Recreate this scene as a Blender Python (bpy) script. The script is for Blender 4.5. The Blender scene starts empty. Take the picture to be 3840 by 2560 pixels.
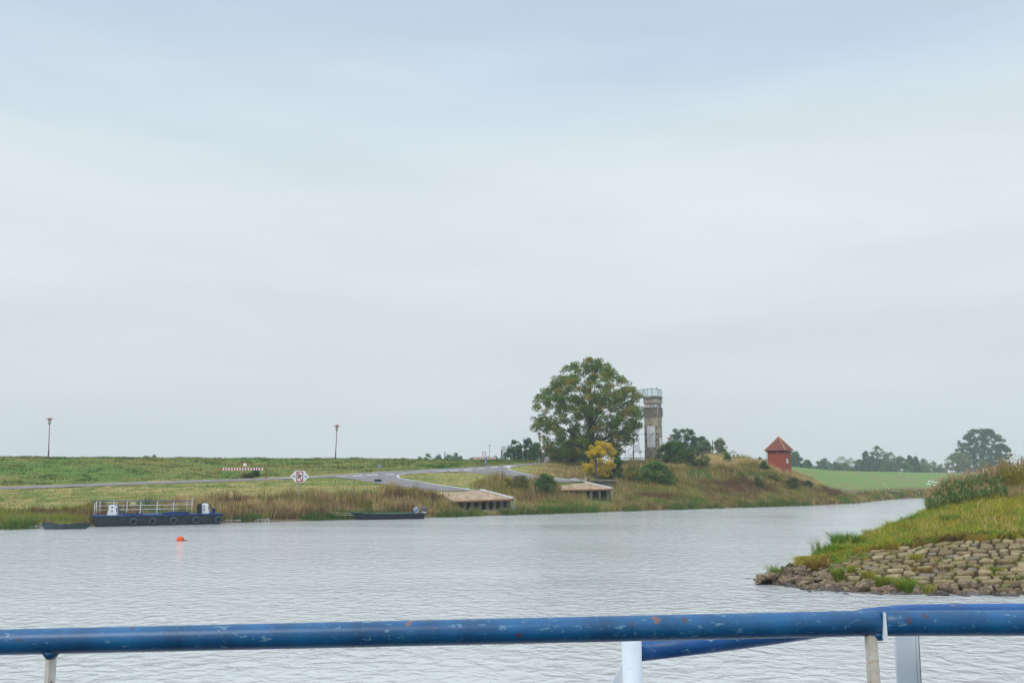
import bpy, math, random
import numpy as np
from mathutils import Vector, Matrix
random.seed(7); rng = np.random.default_rng(7)
R = math.radians; PI = math.pi
scene = bpy.context.scene
COL = scene.collection

# ------------------------------------------------------------------ camera
EYE = 4.0
F = 3733.0; PITCH = math.atan(505.0/F)
cam_d = bpy.data.cameras.new('camera'); cam = bpy.data.objects.new('camera', cam_d); COL.objects.link(cam)
cam_d.sensor_width = 36; cam_d.lens = 35.0; cam_d.clip_start = 0.1; cam_d.clip_end = 6000
cam.location = (0, 0, EYE); cam.rotation_euler = (PI/2+PITCH, 0, 0)
scene.camera = cam
scene.render.resolution_x = 1024; scene.render.resolution_y = 682
# ------------------------------------------------------------------ world
def srgb(r, g, b):
    f = lambda c: (c/12.92 if c <= .04045 else ((c+.055)/1.055)**2.4)
    return (f(r/255), f(g/255), f(b/255), 1)
W = bpy.data.worlds.new('World'); scene.world = W; W.use_nodes = True
nt = W.node_tree; nt.nodes.clear(); N = nt.nodes.new; L = nt.links.new
SUN_EL, SUN_ROT = R(48), R(215)
sky = N('ShaderNodeTexSky'); sky.sky_type = 'NISHITA'; sky.sun_disc = False
sky.sun_elevation = SUN_EL; sky.sun_rotation = SUN_ROT; sky.air_density = 1.0; sky.dust_density = 3.0
bg1 = N('ShaderNodeBackground'); L(sky.outputs[0], bg1.inputs[0]); bg1.inputs[1].default_value = 0.1
tc = N('ShaderNodeTexCoord'); sep = N('ShaderNodeSeparateXYZ'); L(tc.outputs['Generated'], sep.inputs[0])
# slow cloud bands shift the height at which the overcast's tones are read
mp = N('ShaderNodeMapping'); mp.inputs['Scale'].default_value = (1.6, 1.6, 9.0); mp.inputs['Rotation'].default_value = (R(2), R(5), 0)
L(tc.outputs['Generated'], mp.inputs[0])
n1 = N('ShaderNodeTexNoise'); n1.inputs['Scale'].default_value = 1.1; n1.inputs['Detail'].default_value = 5; n1.inputs['Roughness'].default_value = .45
L(mp.outputs[0], n1.inputs[0])
m1 = N('ShaderNodeMath'); m1.operation = 'MULTIPLY_ADD'; L(n1.outputs[0], m1.inputs[0]); m1.inputs[1].default_value = .20; m1.inputs[2].default_value = -.10
m2 = N('ShaderNodeMath'); m2.operation = 'ADD'; L(sep.outputs[2], m2.inputs[0]); L(m1.outputs[0], m2.inputs[1])
ramp = N('ShaderNodeValToRGB'); L(m2.outputs[0], ramp.inputs[0]); ramp.color_ramp.interpolation = 'B_SPLINE'
els = [(0.0, (206, 216, 220)), (.07, (208, 219, 224)), (.17, (216, 226, 228)), (.26, (229, 237, 238)), (.36, (210, 226, 236)), (.46, (189, 207, 229)), (1.0, (200, 212, 226))]
cr = ramp.color_ramp
while len(cr.elements) > 1: cr.elements.remove(cr.elements[0])
cr.elements[0].position = els[0][0]; cr.elements[0].color = srgb(*els[0][1])
for p, c in els[1:]:
    e = cr.elements.new(p); e.color = srgb(*c)
mp2 = N('ShaderNodeMapping'); mp2.inputs['Scale'].default_value = (2.2, 2.2, 12.0); mp2.inputs['Location'].default_value = (3, 1, 2)
L(tc.outputs['Generated'], mp2.inputs[0])
n2 = N('ShaderNodeTexNoise'); n2.inputs['Scale'].default_value = 1.3; n2.inputs['Detail'].default_value = 6; n2.inputs['Roughness'].default_value = .5; L(mp2.outputs[0], n2.inputs[0])
mr = N('ShaderNodeMapRange'); L(n2.outputs[0], mr.inputs[0]); mr.inputs[1].default_value = .35; mr.inputs[2].default_value = .65; mr.inputs[3].default_value = .965; mr.inputs[4].default_value = 1.03
mixc = N('ShaderNodeVectorMath'); mixc.operation = 'SCALE'; L(ramp.outputs[0], mixc.inputs[0]); L(mr.outputs[0], mixc.inputs['Scale'])
zen = N('ShaderNodeMapRange'); L(sep.outputs[2], zen.inputs[0]); zen.inputs[1].default_value = .47; zen.inputs[2].default_value = .85; zen.inputs[3].default_value = 1.0; zen.inputs[4].default_value = 2.3   # the overcast is brightest overhead
bg2 = N('ShaderNodeBackground'); L(mixc.outputs[0], bg2.inputs[0]); L(zen.outputs[0], bg2.inputs[1])
mx = N('ShaderNodeMixShader'); mx.inputs[0].default_value = .93; L(bg1.outputs[0], mx.inputs[1]); L(bg2.outputs[0], mx.inputs[2])
wo = N('ShaderNodeOutputWorld'); L(mx.outputs[0], wo.inputs[0])
sd = bpy.data.lights.new('sun', 'SUN'); sd.energy = 1.1; sd.angle = R(25); sd.color = (1, .96, .9)
so = bpy.data.objects.new('sun', sd); COL.objects.link(so)
so.rotation_euler = (PI/2-SUN_EL, 0, PI-SUN_ROT+PI)   # light comes from behind and left of the viewer
so.rotation_euler = Vector((-math.sin(SUN_ROT)*math.cos(SUN_EL), -math.cos(SUN_ROT)*math.cos(SUN_EL), -math.sin(SUN_EL))).to_track_quat('-Z', 'Y').to_euler()
scene.view_settings.view_transform = 'Standard'; scene.view_settings.look = 'None'
scene.view_settings.exposure = 0.06; scene.view_settings.gamma = 1.0

# ------------------------------------------------------------------ helpers
cP, sP = math.cos(PITCH), math.sin(PITCH)
def P(px, py, Y):                       # point at depth Y seen at a place of the photograph
    u = (px-1920)/F; v = (1280-py)/F
    k = Y/(cP-v*sP)
    return Vector((u*k, Y, EYE+(sP+v*cP)*k))
def slope(py):                          # (z-EYE)/Y of a photograph row
    v = (1280-py)/F
    return (sP+v*cP)/(cP-v*sP)
def zp(Y, py): return EYE+Y*slope(py)
def Yz(py, z=0): return (z-EYE)/slope(py)

def hsh(ix, iy, seed):
    h = (ix*374761393+iy*668265263+seed*1274126177) & 0x7fffffff
    h = ((h ^ (h >> 13))*1274126177) & 0x7fffffff
    return ((h ^ (h >> 16)) & 0xffff)/65535.0
def vnoise(x, y, seed=0):
    x = np.asarray(x, float); y = np.asarray(y, float)
    ix = np.floor(x).astype(np.int64); iy = np.floor(y).astype(np.int64)
    fx = x-ix; fy = y-iy; fx = fx*fx*(3-2*fx); fy = fy*fy*(3-2*fy)
    a = hsh(ix, iy, seed); b = hsh(ix+1, iy, seed); c = hsh(ix, iy+1, seed); d = hsh(ix+1, iy+1, seed)
    return (a*(1-fx)+b*fx)*(1-fy)+(c*(1-fx)+d*fx)*fy
def fbm(x, y, seed=0, o=4):
    s = 0; a = .5; t = 0
    for i in range(o):
        s = s+a*vnoise(np.asarray(x)*2**i+i*17.3, np.asarray(y)*2**i+i*9.1, seed+i); t += a; a *= .5
    return s/t

class MB:
    def __init__(s): s.v = []; s.f = []; s.c = []
    def add(s, vs, fs):
        o = len(s.v); s.v += [tuple(v) for v in vs]; s.f += [tuple(i+o for i in f) for f in fs]; return s
    def box(s, c, d, rz=0, M=None):
        x, y, z = d[0]/2, d[1]/2, d[2]/2
        vs = [Vector(p) for p in ((-x,-y,-z),(x,-y,-z),(x,y,-z),(-x,y,-z),(-x,-y,z),(x,-y,z),(x,y,z),(-x,y,z))]
        m = Matrix.Translation(c) @ (M if M is not None else Matrix.Rotation(rz, 4, 'Z'))
        return s.add([m @ v for v in vs], [(0,3,2,1),(4,5,6,7),(0,1,5,4),(1,2,6,5),(2,3,7,6),(3,0,4,7)])
    def cyl(s, p0, p1, r0, r1=None, n=10, cap=True):
        r1 = r0 if r1 is None else r1
        return s.tube([p0, p1], [r0, r1], n, cap)
    def tube(s, pts, rs, n=8, cap=True):
        pts = [Vector(p) for p in pts]
        if not hasattr(rs, '__len__'): rs = [rs]*len(pts)
        vs = []; up = None
        for i, p in enumerate(pts):
            t = (pts[min(i+1, len(pts)-1)]-pts[max(i-1, 0)])
            t = t.normalized() if t.length > 1e-9 else Vector((0,0,1))
            if up is None:
                up = Vector((0,0,1)) if abs(t.z) < .9 else Vector((1,0,0))
            a = t.cross(up)
            if a.length < 1e-4: a = t.cross(Vector((1,0,0)))
            a.normalize(); b = a.cross(t).normalized(); up = b
            for k in range(n):
                th = 2*PI*k/n
                vs.append(p+(a*math.cos(th)+b*math.sin(th))*rs[i])
        fs = []
        for i in range(len(pts)-1):
            for k in range(n):
                k2 = (k+1) % n
                fs.append((i*n+k, (i+1)*n+k, (i+1)*n+k2, i*n+k2))
        if cap:
            fs.append(tuple(range(n))); m = (len(pts)-1)*n; fs.append(tuple(m+k for k in reversed(range(n))))
        return s.add(vs, fs)
    def lathe(s, c, prof, n=14):
        c = Vector(c); vs = []; fs = []
        for r, z in prof:
            for k in range(n): vs.append(c+Vector((r*math.cos(2*PI*k/n), r*math.sin(2*PI*k/n), z)))
        for i in range(len(prof)-1):
            for k in range(n):
                k2 = (k+1) % n; fs.append((i*n+k, i*n+k2, (i+1)*n+k2, (i+1)*n+k))
        fs.append(tuple(reversed(range(n)))); m = (len(prof)-1)*n; fs.append(tuple(m+k for k in range(n)))
        return s.add(vs, fs)
    def prism(s, poly, y0, y1):          # polygon in local x,z extruded along y
        n = len(poly)
        vs = [(x, y0, z) for x, z in poly]+[(x, y1, z) for x, z in poly]
        fs = [tuple(range(n)), tuple(n+k for k in reversed(range(n)))]
        fs += [(k, n+k, n+(k+1) % n, (k+1) % n) for k in range(n)]
        return s.add(vs, fs)
    def torus(s, c, Rr, r, axis=(0,1,0), n=22, m=10, squash=1.0):
        ax = Vector(axis).normalized(); a = ax.orthogonal().normalized(); b = ax.cross(a); c = Vector(c)
        vs = []; fs = []
        for i in range(n):
            t = 2*PI*i/n; d = a*math.cos(t)+b*math.sin(t)
            for j in range(m):
                q = 2*PI*j/m; vs.append(c+d*(Rr+r*math.cos(q))+ax*(r*squash*math.sin(q)))
        for i in range(n):
            for j in range(m):
                fs.append((i*m+j, ((i+1) % n)*m+j, ((i+1) % n)*m+(j+1) % m, i*m+(j+1) % m))
        return s.add(vs, fs)
    def build(s, name, mat, parent=None, smooth=False, bevel=0):
        me = bpy.data.meshes.new(name); me.from_pydata([tuple(v) for v in s.v], [], s.f); me.update()
        import bmesh
        bm = bmesh.new(); bm.from_mesh(me); bmesh.ops.recalc_face_normals(bm, faces=bm.faces)
        if bevel:
            bmesh.ops.bevel(bm, geom=[e for e in bm.edges if e.calc_face_angle(0) > .6], offset=bevel, segments=2, affect='EDGES')
        bm.to_mesh(me); bm.free()
        o = bpy.data.objects.new(name, me); COL.objects.link(o)
        if mat: me.materials.append(mat)
        if smooth:
            me.polygons.foreach_set('use_smooth', [True]*len(me.polygons))
        if parent: o.parent = parent
        return o
def tag(o, label=None, cat=None, group=None, kind=None):
    if label: o['label'] = label
    if cat: o['category'] = cat
    if group: o['group'] = group
    if kind: o['kind'] = kind
    return o
def thing(name, loc, rz, label, cat, group=None):
    o = bpy.data.objects.new(name, None); COL.objects.link(o); o.empty_display_size = .3
    o.location = loc; o.rotation_euler = (0, 0, rz); return tag(o, label, cat, group)
def npmesh(name, V, T, C, mat, parent=None, smooth=False, k=3):
    """fast mesh from numpy: V (n,3), T (m,k), C (n,3) point colours"""
    me = bpy.data.meshes.new(name); nv = len(V); nf = len(T)
    me.vertices.add(nv); me.vertices.foreach_set('co', np.ascontiguousarray(V, dtype=np.float32).ravel())
    me.loops.add(nf*k); me.loops.foreach_set('vertex_index', np.ascontiguousarray(T, dtype=np.int32).ravel())
    me.polygons.add(nf); me.polygons.foreach_set('loop_start', np.arange(0, nf*k, k, dtype=np.int32))
    me.update(calc_edges=True)
    if smooth: me.polygons.foreach_set('use_smooth', np.ones(nf, dtype=bool))
    if C is not None:
        at = me.attributes.new('Col', 'FLOAT_COLOR', 'POINT')
        at.data.foreach_set('color', np.ascontiguousarray(np.c_[C, np.ones(nv)], dtype=np.float32).ravel())
    me.materials.append(mat)
    o = bpy.data.objects.new(name, me); COL.objects.link(o)
    if parent: o.parent = parent
    return o
def text_mesh(name, s, size, mat, parent, loc, thick=.006, sx=1.0):   # upright lettering facing local -y
    cu = bpy.data.curves.new('lettering', 'FONT'); cu.body = s; cu.size = size; cu.align_x = 'CENTER'; cu.align_y = 'CENTER'; cu.extrude = thick; cu.offset = size*.012
    t = bpy.data.objects.new('lettering', cu); COL.objects.link(t)
    me = bpy.data.meshes.new_from_object(t.evaluated_get(bpy.context.evaluated_depsgraph_get())); bpy.data.objects.remove(t)
    me.transform(Matrix.Translation(loc) @ Matrix.Rotation(PI/2, 4, 'X') @ Matrix.Diagonal((sx, 1, 1, 1)))
    me.materials.clear(); me.materials.append(mat); me.name = name
    o = bpy.data.objects.new(name, me); COL.objects.link(o); o.parent = parent
    return o
def face(p, extra=0): return math.atan2(-p[1], -p[0])+PI/2+extra

# ------------------------------------------------------------------ materials
MATS = {}
def pmat(name, col, rough=.7, metal=0, noise=0.12, scale=6, col2=None, bump=0, spec=.3, coord='Object', lo=.38, hi=.62):
    m = bpy.data.materials.new(name); m.use_nodes = True; t = m.node_tree; b = t.nodes['Principled BSDF']
    b.inputs['Roughness'].default_value = rough; b.inputs['Metallic'].default_value = metal; b.inputs['Specular IOR Level'].default_value = spec
    c = t.nodes.new('ShaderNodeTexCoord'); n = t.nodes.new('ShaderNodeTexNoise'); n.inputs['Scale'].default_value = scale; n.inputs['Detail'].default_value = 6
    t.links.new(c.outputs[coord], n.inputs[0])
    r = t.nodes.new('ShaderNodeValToRGB'); t.links.new(n.outputs[0], r.inputs[0])
    c2 = col2 if col2 else tuple(x*(1-noise*2) for x in col[:3])
    r.color_ramp.elements[0].position = lo; r.color_ramp.elements[1].position = hi
    r.color_ramp.elements[0].color = (*c2[:3], 1); r.color_ramp.elements[1].color = (*col[:3], 1)
    t.links.new(r.outputs[0], b.inputs['Base Color'])
    if bump:
        bn = t.nodes.new('ShaderNodeBump'); bn.inputs['Strength'].default_value = bump; bn.inputs['Distance'].default_value = .02
        t.links.new(n.outputs[0], bn.inputs['Height']); t.links.new(bn.outputs[0], b.inputs['Normal'])
    MATS[name] = m; return m
def attr_mat(name, rough=.8, trans=0.0, noise_scale=None, noise_amt=.3, bump=0, gain=1.0):
    m = bpy.data.materials.new(name); m.use_nodes = True; t = m.node_tree; b = t.nodes['Principled BSDF']
    b.inputs['Roughness'].default_value = rough; b.inputs['Specular IOR Level'].default_value = .15
    a = t.nodes.new('ShaderNodeAttribute'); a.attribute_name = 'Col'
    out = a.outputs['Color']
    if noise_scale:
        g = t.nodes.new('ShaderNodeNewGeometry'); n = t.nodes.new('ShaderNodeTexNoise'); n.inputs['Scale'].default_value = noise_scale
        n.inputs['Detail'].default_value = 8; n.inputs['Roughness'].default_value = .65; t.links.new(g.outputs['Position'], n.inputs[0])
        r = t.nodes.new('ShaderNodeMapRange'); t.links.new(n.outputs[0], r.inputs[0]); r.inputs[1].default_value = .3; r.inputs[2].default_value = .7
        r.inputs[3].default_value = 1-noise_amt; r.inputs[4].default_value = 1+noise_amt
        s = t.nodes.new('ShaderNodeVectorMath'); s.operation = 'SCALE'; t.links.new(out, s.inputs[0]); t.links.new(r.outputs[0], s.inputs['Scale']); out = s.outputs[0]
        if bump:
            bn = t.nodes.new('ShaderNodeBump'); bn.inputs['Strength'].default_value = bump; bn.inputs['Distance'].default_value = .1
            t.links.new(n.outputs[0], bn.inputs['Height']); t.links.new(bn.outputs[0], b.inputs['Normal'])
    t.links.new(out, b.inputs['Base Color'])
    if trans:
        tr = t.nodes.new('ShaderNodeBsdfTranslucent'); t.links.new(out, tr.inputs[0]); mx = t.nodes.new('ShaderNodeMixShader'); mx.inputs[0].default_value = trans
        o = t.nodes['Material Output']; t.links.new(b.outputs[0], mx.inputs[1]); t.links.new(tr.outputs[0], mx.inputs[2]); t.links.new(mx.outputs[0], o.inputs[0])
    MATS[name] = m; return m
M_leaf = attr_mat('leaf', .6, .35)
M_blade = attr_mat('grass_blade', .7, .3)
M_ground = attr_mat('turf', .9, 0, .9, .28, .6)
M_rockc = attr_mat('weathered_stone', .85, 0, 7, .3, .5)
M_bark = pmat('bark', srgb(70, 62, 52), .9, noise=.25, scale=5, bump=.5)
M_white = pmat('white_paint', srgb(238, 239, 240), .5, noise=.06, scale=3)
M_black = pmat('black_paint', srgb(30, 33, 38), .5)
M_red = pmat('red_paint', srgb(178, 32, 44), .5, noise=.05)
M_steel = pmat('galvanised_steel', srgb(150, 165, 172), .55, .3, noise=.1)
M_rust = pmat('rusty_steel', srgb(176, 132, 88), .8, noise=.2, col2=srgb(120, 74, 50), scale=5)

# ------------------------------------------------------------------ water
mw = bpy.data.materials.new('river_water'); mw.use_nodes = True; t = mw.node_tree; b = t.nodes['Principled BSDF']
b.inputs['Base Color'].default_value = (.55, .55, .525, 1); b.inputs['Roughness'].default_value = .1; b.inputs['IOR'].default_value = 1.42; b.inputs['Specular IOR Level'].default_value = .5
g = t.nodes.new('ShaderNodeNewGeometry')
def wnoise(scale, sx, sy, rot, det=3, dist=0.0):
    mp = t.nodes.new('ShaderNodeMapping'); mp.inputs['Scale'].default_value = (sx, sy, 1); mp.inputs['Rotation'].default_value = (0, 0, R(rot))
    t.links.new(g.outputs['Position'], mp.inputs[0])
    n = t.nodes.new('ShaderNodeTexNoise'); n.inputs['Scale'].default_value = scale; n.inputs['Detail'].default_value = det; n.inputs['Distortion'].default_value = dist
    t.links.new(mp.outputs[0], n.inputs[0]); return n.outputs[0]
na = wnoise(1.7, 1.25, 1.2, 14, 5, .5); nb = wnoise(.5, .9, 1.5, -14, 2, .8); nc = wnoise(5.0, 1.2, 1.2, 20, 3)
npatch = wnoise(.035, .6, 1.6, 10, 2)
def math_n(op, a, b_):
    m = t.nodes.new('ShaderNodeMath'); m.operation = op
    for i, x in enumerate((a, b_)):
        if isinstance(x, (int, float)): m.inputs[i].default_value = x
        else: t.links.new(x, m.inputs[i])
    return m.outputs[0]
hgt = math_n('ADD', math_n('MULTIPLY', math_n('POWER', na, 1.6), .2), math_n('ADD', math_n('MULTIPLY', nb, .10), math_n('MULTIPLY', nc, .03)))
pr = t.nodes.new('ShaderNodeMapRange'); t.links.new(npatch, pr.inputs[0]); pr.inputs[1].default_value = .35; pr.inputs[2].default_value = .65; pr.inputs[3].default_value = .35; pr.inputs[4].default_value = 1.35
hgt = math_n('MULTIPLY', hgt, pr.outputs[0])
bn = t.nodes.new('ShaderNodeBump'); bn.inputs['Strength'].default_value = .85; bn.inputs['Distance'].default_value = 1.0
t.links.new(hgt, bn.inputs['Height']); t.links.new(bn.outputs[0], b.inputs['Normal'])
mb = MB(); mb.add([(-520, -150, 0), (620, -150, 0), (620, 420, 0), (-520, 420, 0)], [(0, 1, 2, 3)])
tag(mb.build('river_water', mw), 'pale grey rippled river water under an overcast sky', 'water', kind='structure')

# ------------------------------------------------------------------ far bank terrain
K = {  # photo column : (depth, height) or (depth, 'row') at under water, waterline, bank top, near road edge, far road edge, crest, crest back, valley, far crest
 -1600: [(44,-2),(58,0),(66,1.0),(90,2.2),(94,2.4),(112,6.6),(116,6.6),(135,1.5),(390,1.5)],
 0:    [(64,-2),(75.8,0),(84,1.1),(110,'1835.5'),(114,'1826.5'),(132,'1713'),(136,None),(155,1.5),(390,1.5)],
 900:  [(76,-2),(87.8,0),(95,1.35),(119,'1803'),(123,'1796'),(140,'1717'),(144,None),(165,1.5),(390,1.5)],
 1500: [(86,-2),(96.5,0),(102,1.4),(111,'1823'),(127,'1766'),(143,'1720'),(147,None),(170,1.5),(390,1.5)],
 1700: [(89,-2),(99.5,0),(106,.6),(111,'1841'),(132,'1756'),(146,'1723'),(150,None),(172,1.5),(390,1.5)],
 1860: [(93,-2),(103.5,0),(111,.6),(122,'1788'),(135,'1746'),(147,'1724'),(151,None),(180,2.5),(390,1.5)],
 2050: [(97,-2),(107.5,0),(115,1.0),(126,'1792'),(148,'1740'),(152,'1731'),(160,None),(190,4),(390,1.5)],
 2200: [(101,-2),(111.5,0),(121.5,1.0),(131,'1801'),(142,'1768'),(152,'1737'),(165,None),(200,4),(390,1.5)],
 2300: [(104,-2),(114.5,0),(124.5,1.0),(134,'1812'),(143,'1768'),(153,'1735'),(170,None),(200,4),(390,1.5)],
 2450: [(108,-2),(118.5,0),(124,1.0),(135,'1812'),(145,'1762'),(154,'1727'),(172,None),(200,4),(390,1.5)],
 2640: [(114,-2),(125,0),(131,1.0),(140,'1806'),(149,'1755'),(157,'1718'),(170,None),(195,3),(380,1.5)],
 2800: [(119,-2),(130,0),(136,1.0),(144,'1812'),(151,'1767'),(157,'1736'),(163,None),(185,2),(320,3.5)],
 2900: [(122,-2),(133.5,0),(139,.9),(146,'1823'),(151,'1775'),(156,'1747'),(161,None),(180,2),(262,'1747')],
 2980: [(126,-2),(137,0),(142,.9),(149,'1838'),(152,'1797'),(156.5,'1771'),(160,None),(172,2.0),(262,'1749')],
 3100: [(132,-2),(143,0),(148,.8),(153,'1852'),(156,'1837'),(159,'1824'),(163,None),(175,2.2),(285,'1762')],
 3200: [(139,-2),(150,0),(154,.6),(156,.8),(160,1.1),(165,1.4),(170,1.6),(190,2.2),(305,'1766')],
 3400: [(172,-2),(184,0),(188,.6),(190,.8),(195,1.0),(200,1.2),(210,1.6),(230,2.2),(330,'1770')],
 3800: [(190,-2),(200,0),(204,.6),(206,.8),(210,1.0),(215,1.2),(225,1.6),(245,2.2),(345,'1774')],
 5600: [(215,-2),(226,0),(230,.6),(232,.8),(236,1.0),(241,1.2),(251,1.6),(271,2.2),(371,'1775')],
}
kx = sorted(K); KA = np.array([(k-1920)/F*cP for k in kx]); KY = []; KZ = []
for k in kx:
    ys, zs = [], []
    for Y, z in K[k]:
        ys.append(Y); zs.append(zs[-1] if z is None else zp(Y, float(z)) if isinstance(z, str) else z)
    ys += [ys[-1]+8, ys[-1]+45, 670]; zs += [zs[-1], 1.5, 1.5]
    KY.append(ys); KZ.append(zs)
KY = np.array(KY); KZ = np.array(KZ)
def rows(a):                            # level depths and heights at azimuths a -> (n,12)
    a = np.asarray(a, float)
    y = np.stack([np.interp(a, KA, KY[:, j]) for j in range(KY.shape[1])], -1)
    z = np.stack([np.interp(a, KA, KZ[:, j]) for j in range(KZ.shape[1])], -1)
    return y, z
def h_raw(x, Y):
    a = x/Y; s = 0
    y, z = 0, 0
    for da in (-.008, 0, .008):
        yy, zz = rows(a+da); y = y+yy/3; z = z+zz/3
    out = np.zeros_like(Y)
    for dY in (-1.2, 0, 1.2):
        q = Y+dY; r = z[..., 0].copy()
        for j in range(y.shape[-1]-1):
            tt = np.clip((q-y[..., j])/np.maximum(y[..., j+1]-y[..., j], 1e-3), 0, 1)
            r = np.where(q >= y[..., j], z[..., j]*(1-tt)+z[..., j+1]*tt, r)
        out += r/3
    return out
def height(x, Y):
    x = np.asarray(x, float); Y = np.asarray(Y, float)
    return h_raw(x, Y)+(fbm(x*.35, Y*.35, 3, 3)-.5)*.22
def hgt1(x, Y): return float(height(np.array([x]), np.array([Y]))[0])
def G(px, py, y0=60, y1=380):               # where the ray of a photo place meets the ground
    Y = np.linspace(y0, y1, 900); v = (1280-py)/F; k = Y/(cP-v*sP); x = (px-1920)/F*k; z = EYE+(sP+v*cP)*k
    d = z-height(x, Y); i = np.where(d <= 0)[0]
    i = i[0] if len(i) else len(Y)-1
    if i > 0:
        w = d[i-1]/(d[i-1]-d[i]+1e-9); Yh = Y[i-1]+(Y[i]-Y[i-1])*min(max(w, 0), 1)
    else: Yh = Y[0]
    p = P(px, py, Yh); return Vector((p.x, p.y, hgt1(p.x, p.y)))
def onground(px, Y): 
    x = (px-1920)/F*cP*Y; return Vector((x, Y, hgt1(x, Y)))
aa = np.concatenate([np.linspace(KA[0], -.52, 40, endpoint=False), np.linspace(-.52, .56, 420, endpoint=False), np.linspace(.56, KA[-1], 40)])
lev = [5, 10, 12, 22, 18, 22, 6, 12, 20, 4, 8, 6]
yy, zz = rows(aa); Ys = []
for j in range(yy.shape[1]-1):
    n = lev[j]; tt = np.linspace(0, 1, n, endpoint=False)
    Ys.append(yy[:, j:j+1]*(1-tt)+yy[:, j+1:j+2]*tt)
Ys.append(yy[:, -1:]); Ys = np.concatenate(Ys, 1); Xs = aa[:, None]*Ys
Hs = height(Xs, Ys)
def lin(*c): return np.array(srgb(*c)[:3])
# colour of the sward by what grows there
lv = [yy[:, j:j+1] for j in range(yy.shape[1])]
pxs = aa[:, None]/cP*F+1920+0*Ys
nz = fbm(Xs*.12, Ys*.12, 11); nz2 = fbm(Xs*.5, Ys*.9, 21); nz3 = fbm(Xs*.06, Ys*1.0, 31)
def mixc_(a, b, t): t = np.clip(t, 0, 1)[..., None]; return a*(1-t)+b*t
C_dike = mixc_(lin(96, 122, 52)+0*nz[..., None], lin(132, 124, 68), (nz-.42)*4*.55+(nz2-.5)*1.3+.25)
C_mead = mixc_(lin(106, 120, 54)+0*nz[..., None], lin(158, 144, 88), (nz3-.45)*6+(nz2-.5)*.8+.2)
C_brush = mixc_(lin(120, 100, 66)+0*nz[..., None], lin(98, 106, 56), (nz-.5)*5+.4)
C_far = mixc_(lin(102, 134, 62)+0*nz[..., None], lin(124, 124, 76), (nz3-.5)*4+(nz-.5)*2+.4)
C_mud = lin(96, 88, 72)
left = np.clip((2080-pxs)/120, 0, 1)
C = C_brush.copy()
onm = ((Ys > lv[2]+1) & (Ys <= lv[4]+.5)).astype(float)
C = mixc_(C, C_mead, onm*left)
ond = np.clip((Ys-lv[4])/1.0, 0, 1)
C = mixc_(C, C_dike, ond*np.clip((2040-pxs)/60, 0, 1))
onf = np.clip((Ys-lv[6])/3, 0, 1)
C = mixc_(C, C_far, onf*np.clip((pxs-2700)/100, 0, 1))
C = mixc_(C, C_mud+0*C, np.clip(1-(Ys-lv[1])/1.0, 0, 1))
na_, ny_ = Xs.shape
idx = np.arange(na_*ny_).reshape(na_, ny_)
quads = np.stack([idx[:-1, :-1], idx[1:, :-1], idx[1:, 1:], idx[:-1, 1:]], -1).reshape(-1, 4)
tag(npmesh('ground', np.stack([Xs, Ys, Hs], -1).reshape(-1, 3), quads, C.reshape(-1, 3), M_ground, smooth=True, k=4), 'grassy far river bank with meadow, dike and scrubby hill', 'ground', kind='structure')

# ------------------------------------------------------------------ road
def curve(pts):
    a = np.array(pts, float); return lambda x: float(np.interp(x, a[:, 0], a[:, 1]))
far_e = curve([(-500,1845),(0,1826.5),(480,1809.5),(960,1794),(1200,1784),(1500,1766),(1700,1756),(1860,1746),(2020,1735),(2060,1733)])
near1 = curve([(-500,1854),(0,1835.5),(480,1818),(960,1801),(1200,1791),(1260,1790),(1308,1795),(1361,1803),(1402,1810),(1471,1820),(1504,1824),(1640,1841),(1802,1841)])
isl1 = curve([(1490,1788),(1496,1782),(1520,1777),(1600,1773),(1685,1769),(1749,1771),(1802,1776),(1840,1783),(1864,1788)])
isl1b = curve([(1490,1788),(1500,1794),(1533,1800),(1594,1810),(1675,1824),(1761,1835),(1802,1837)])
isl2 = curve([(1904,1754),(1927,1747.5),(2000,1742),(2060,1738)])
isl2b = curve([(1904,1754),(1910,1760),(1940,1771),(2004,1783),(2100,1795),(2165,1802)])
low2 = curve([(1864,1788),(1904,1794),(1950,1800),(2083,1807),(2165,1807)])
rd = MB()
def strip(x0, x1, up, lo, n, m, off=.05):
    pts = []
    for i in range(n+1):
        x = x0+(x1-x0)*i/n; a = G(x, lo(x)); b_ = G(x, up(x))
        for j in range(m+1):
            q = a.lerp(b_, j/m); pts.append((q.x, q.y, hgt1(q.x, q.y)+off))
    rd.add(pts, [(i*(m+1)+j, (i+1)*(m+1)+j, (i+1)*(m+1)+j+1, i*(m+1)+j+1) for i in range(n) for j in range(m)])
strip(-500, 1260, far_e, near1, 60, 4)
strip(1260, 1490, far_e, near1, 18, 12)
strip(1490, 1864, far_e, isl1, 26, 10)
strip(1490, 1802, isl1b, near1, 24, 6)
strip(1864, 1904, far_e, low2, 4, 12)
strip(1904, 2060, far_e, isl2, 12, 4)
strip(1904, 2165, isl2b, low2, 20, 6)
M_asph = pmat('asphalt', srgb(140, 133, 130), .9, noise=.05, scale=.6, col2=srgb(122, 115, 114))
tag(rd.build('road', M_asph, smooth=True), 'grey asphalt road running along the dike and down to the ramps', 'road', kind='structure')
M_mark = pmat('road_marking', srgb(228, 228, 224), .7, noise=.08, scale=2)
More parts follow.
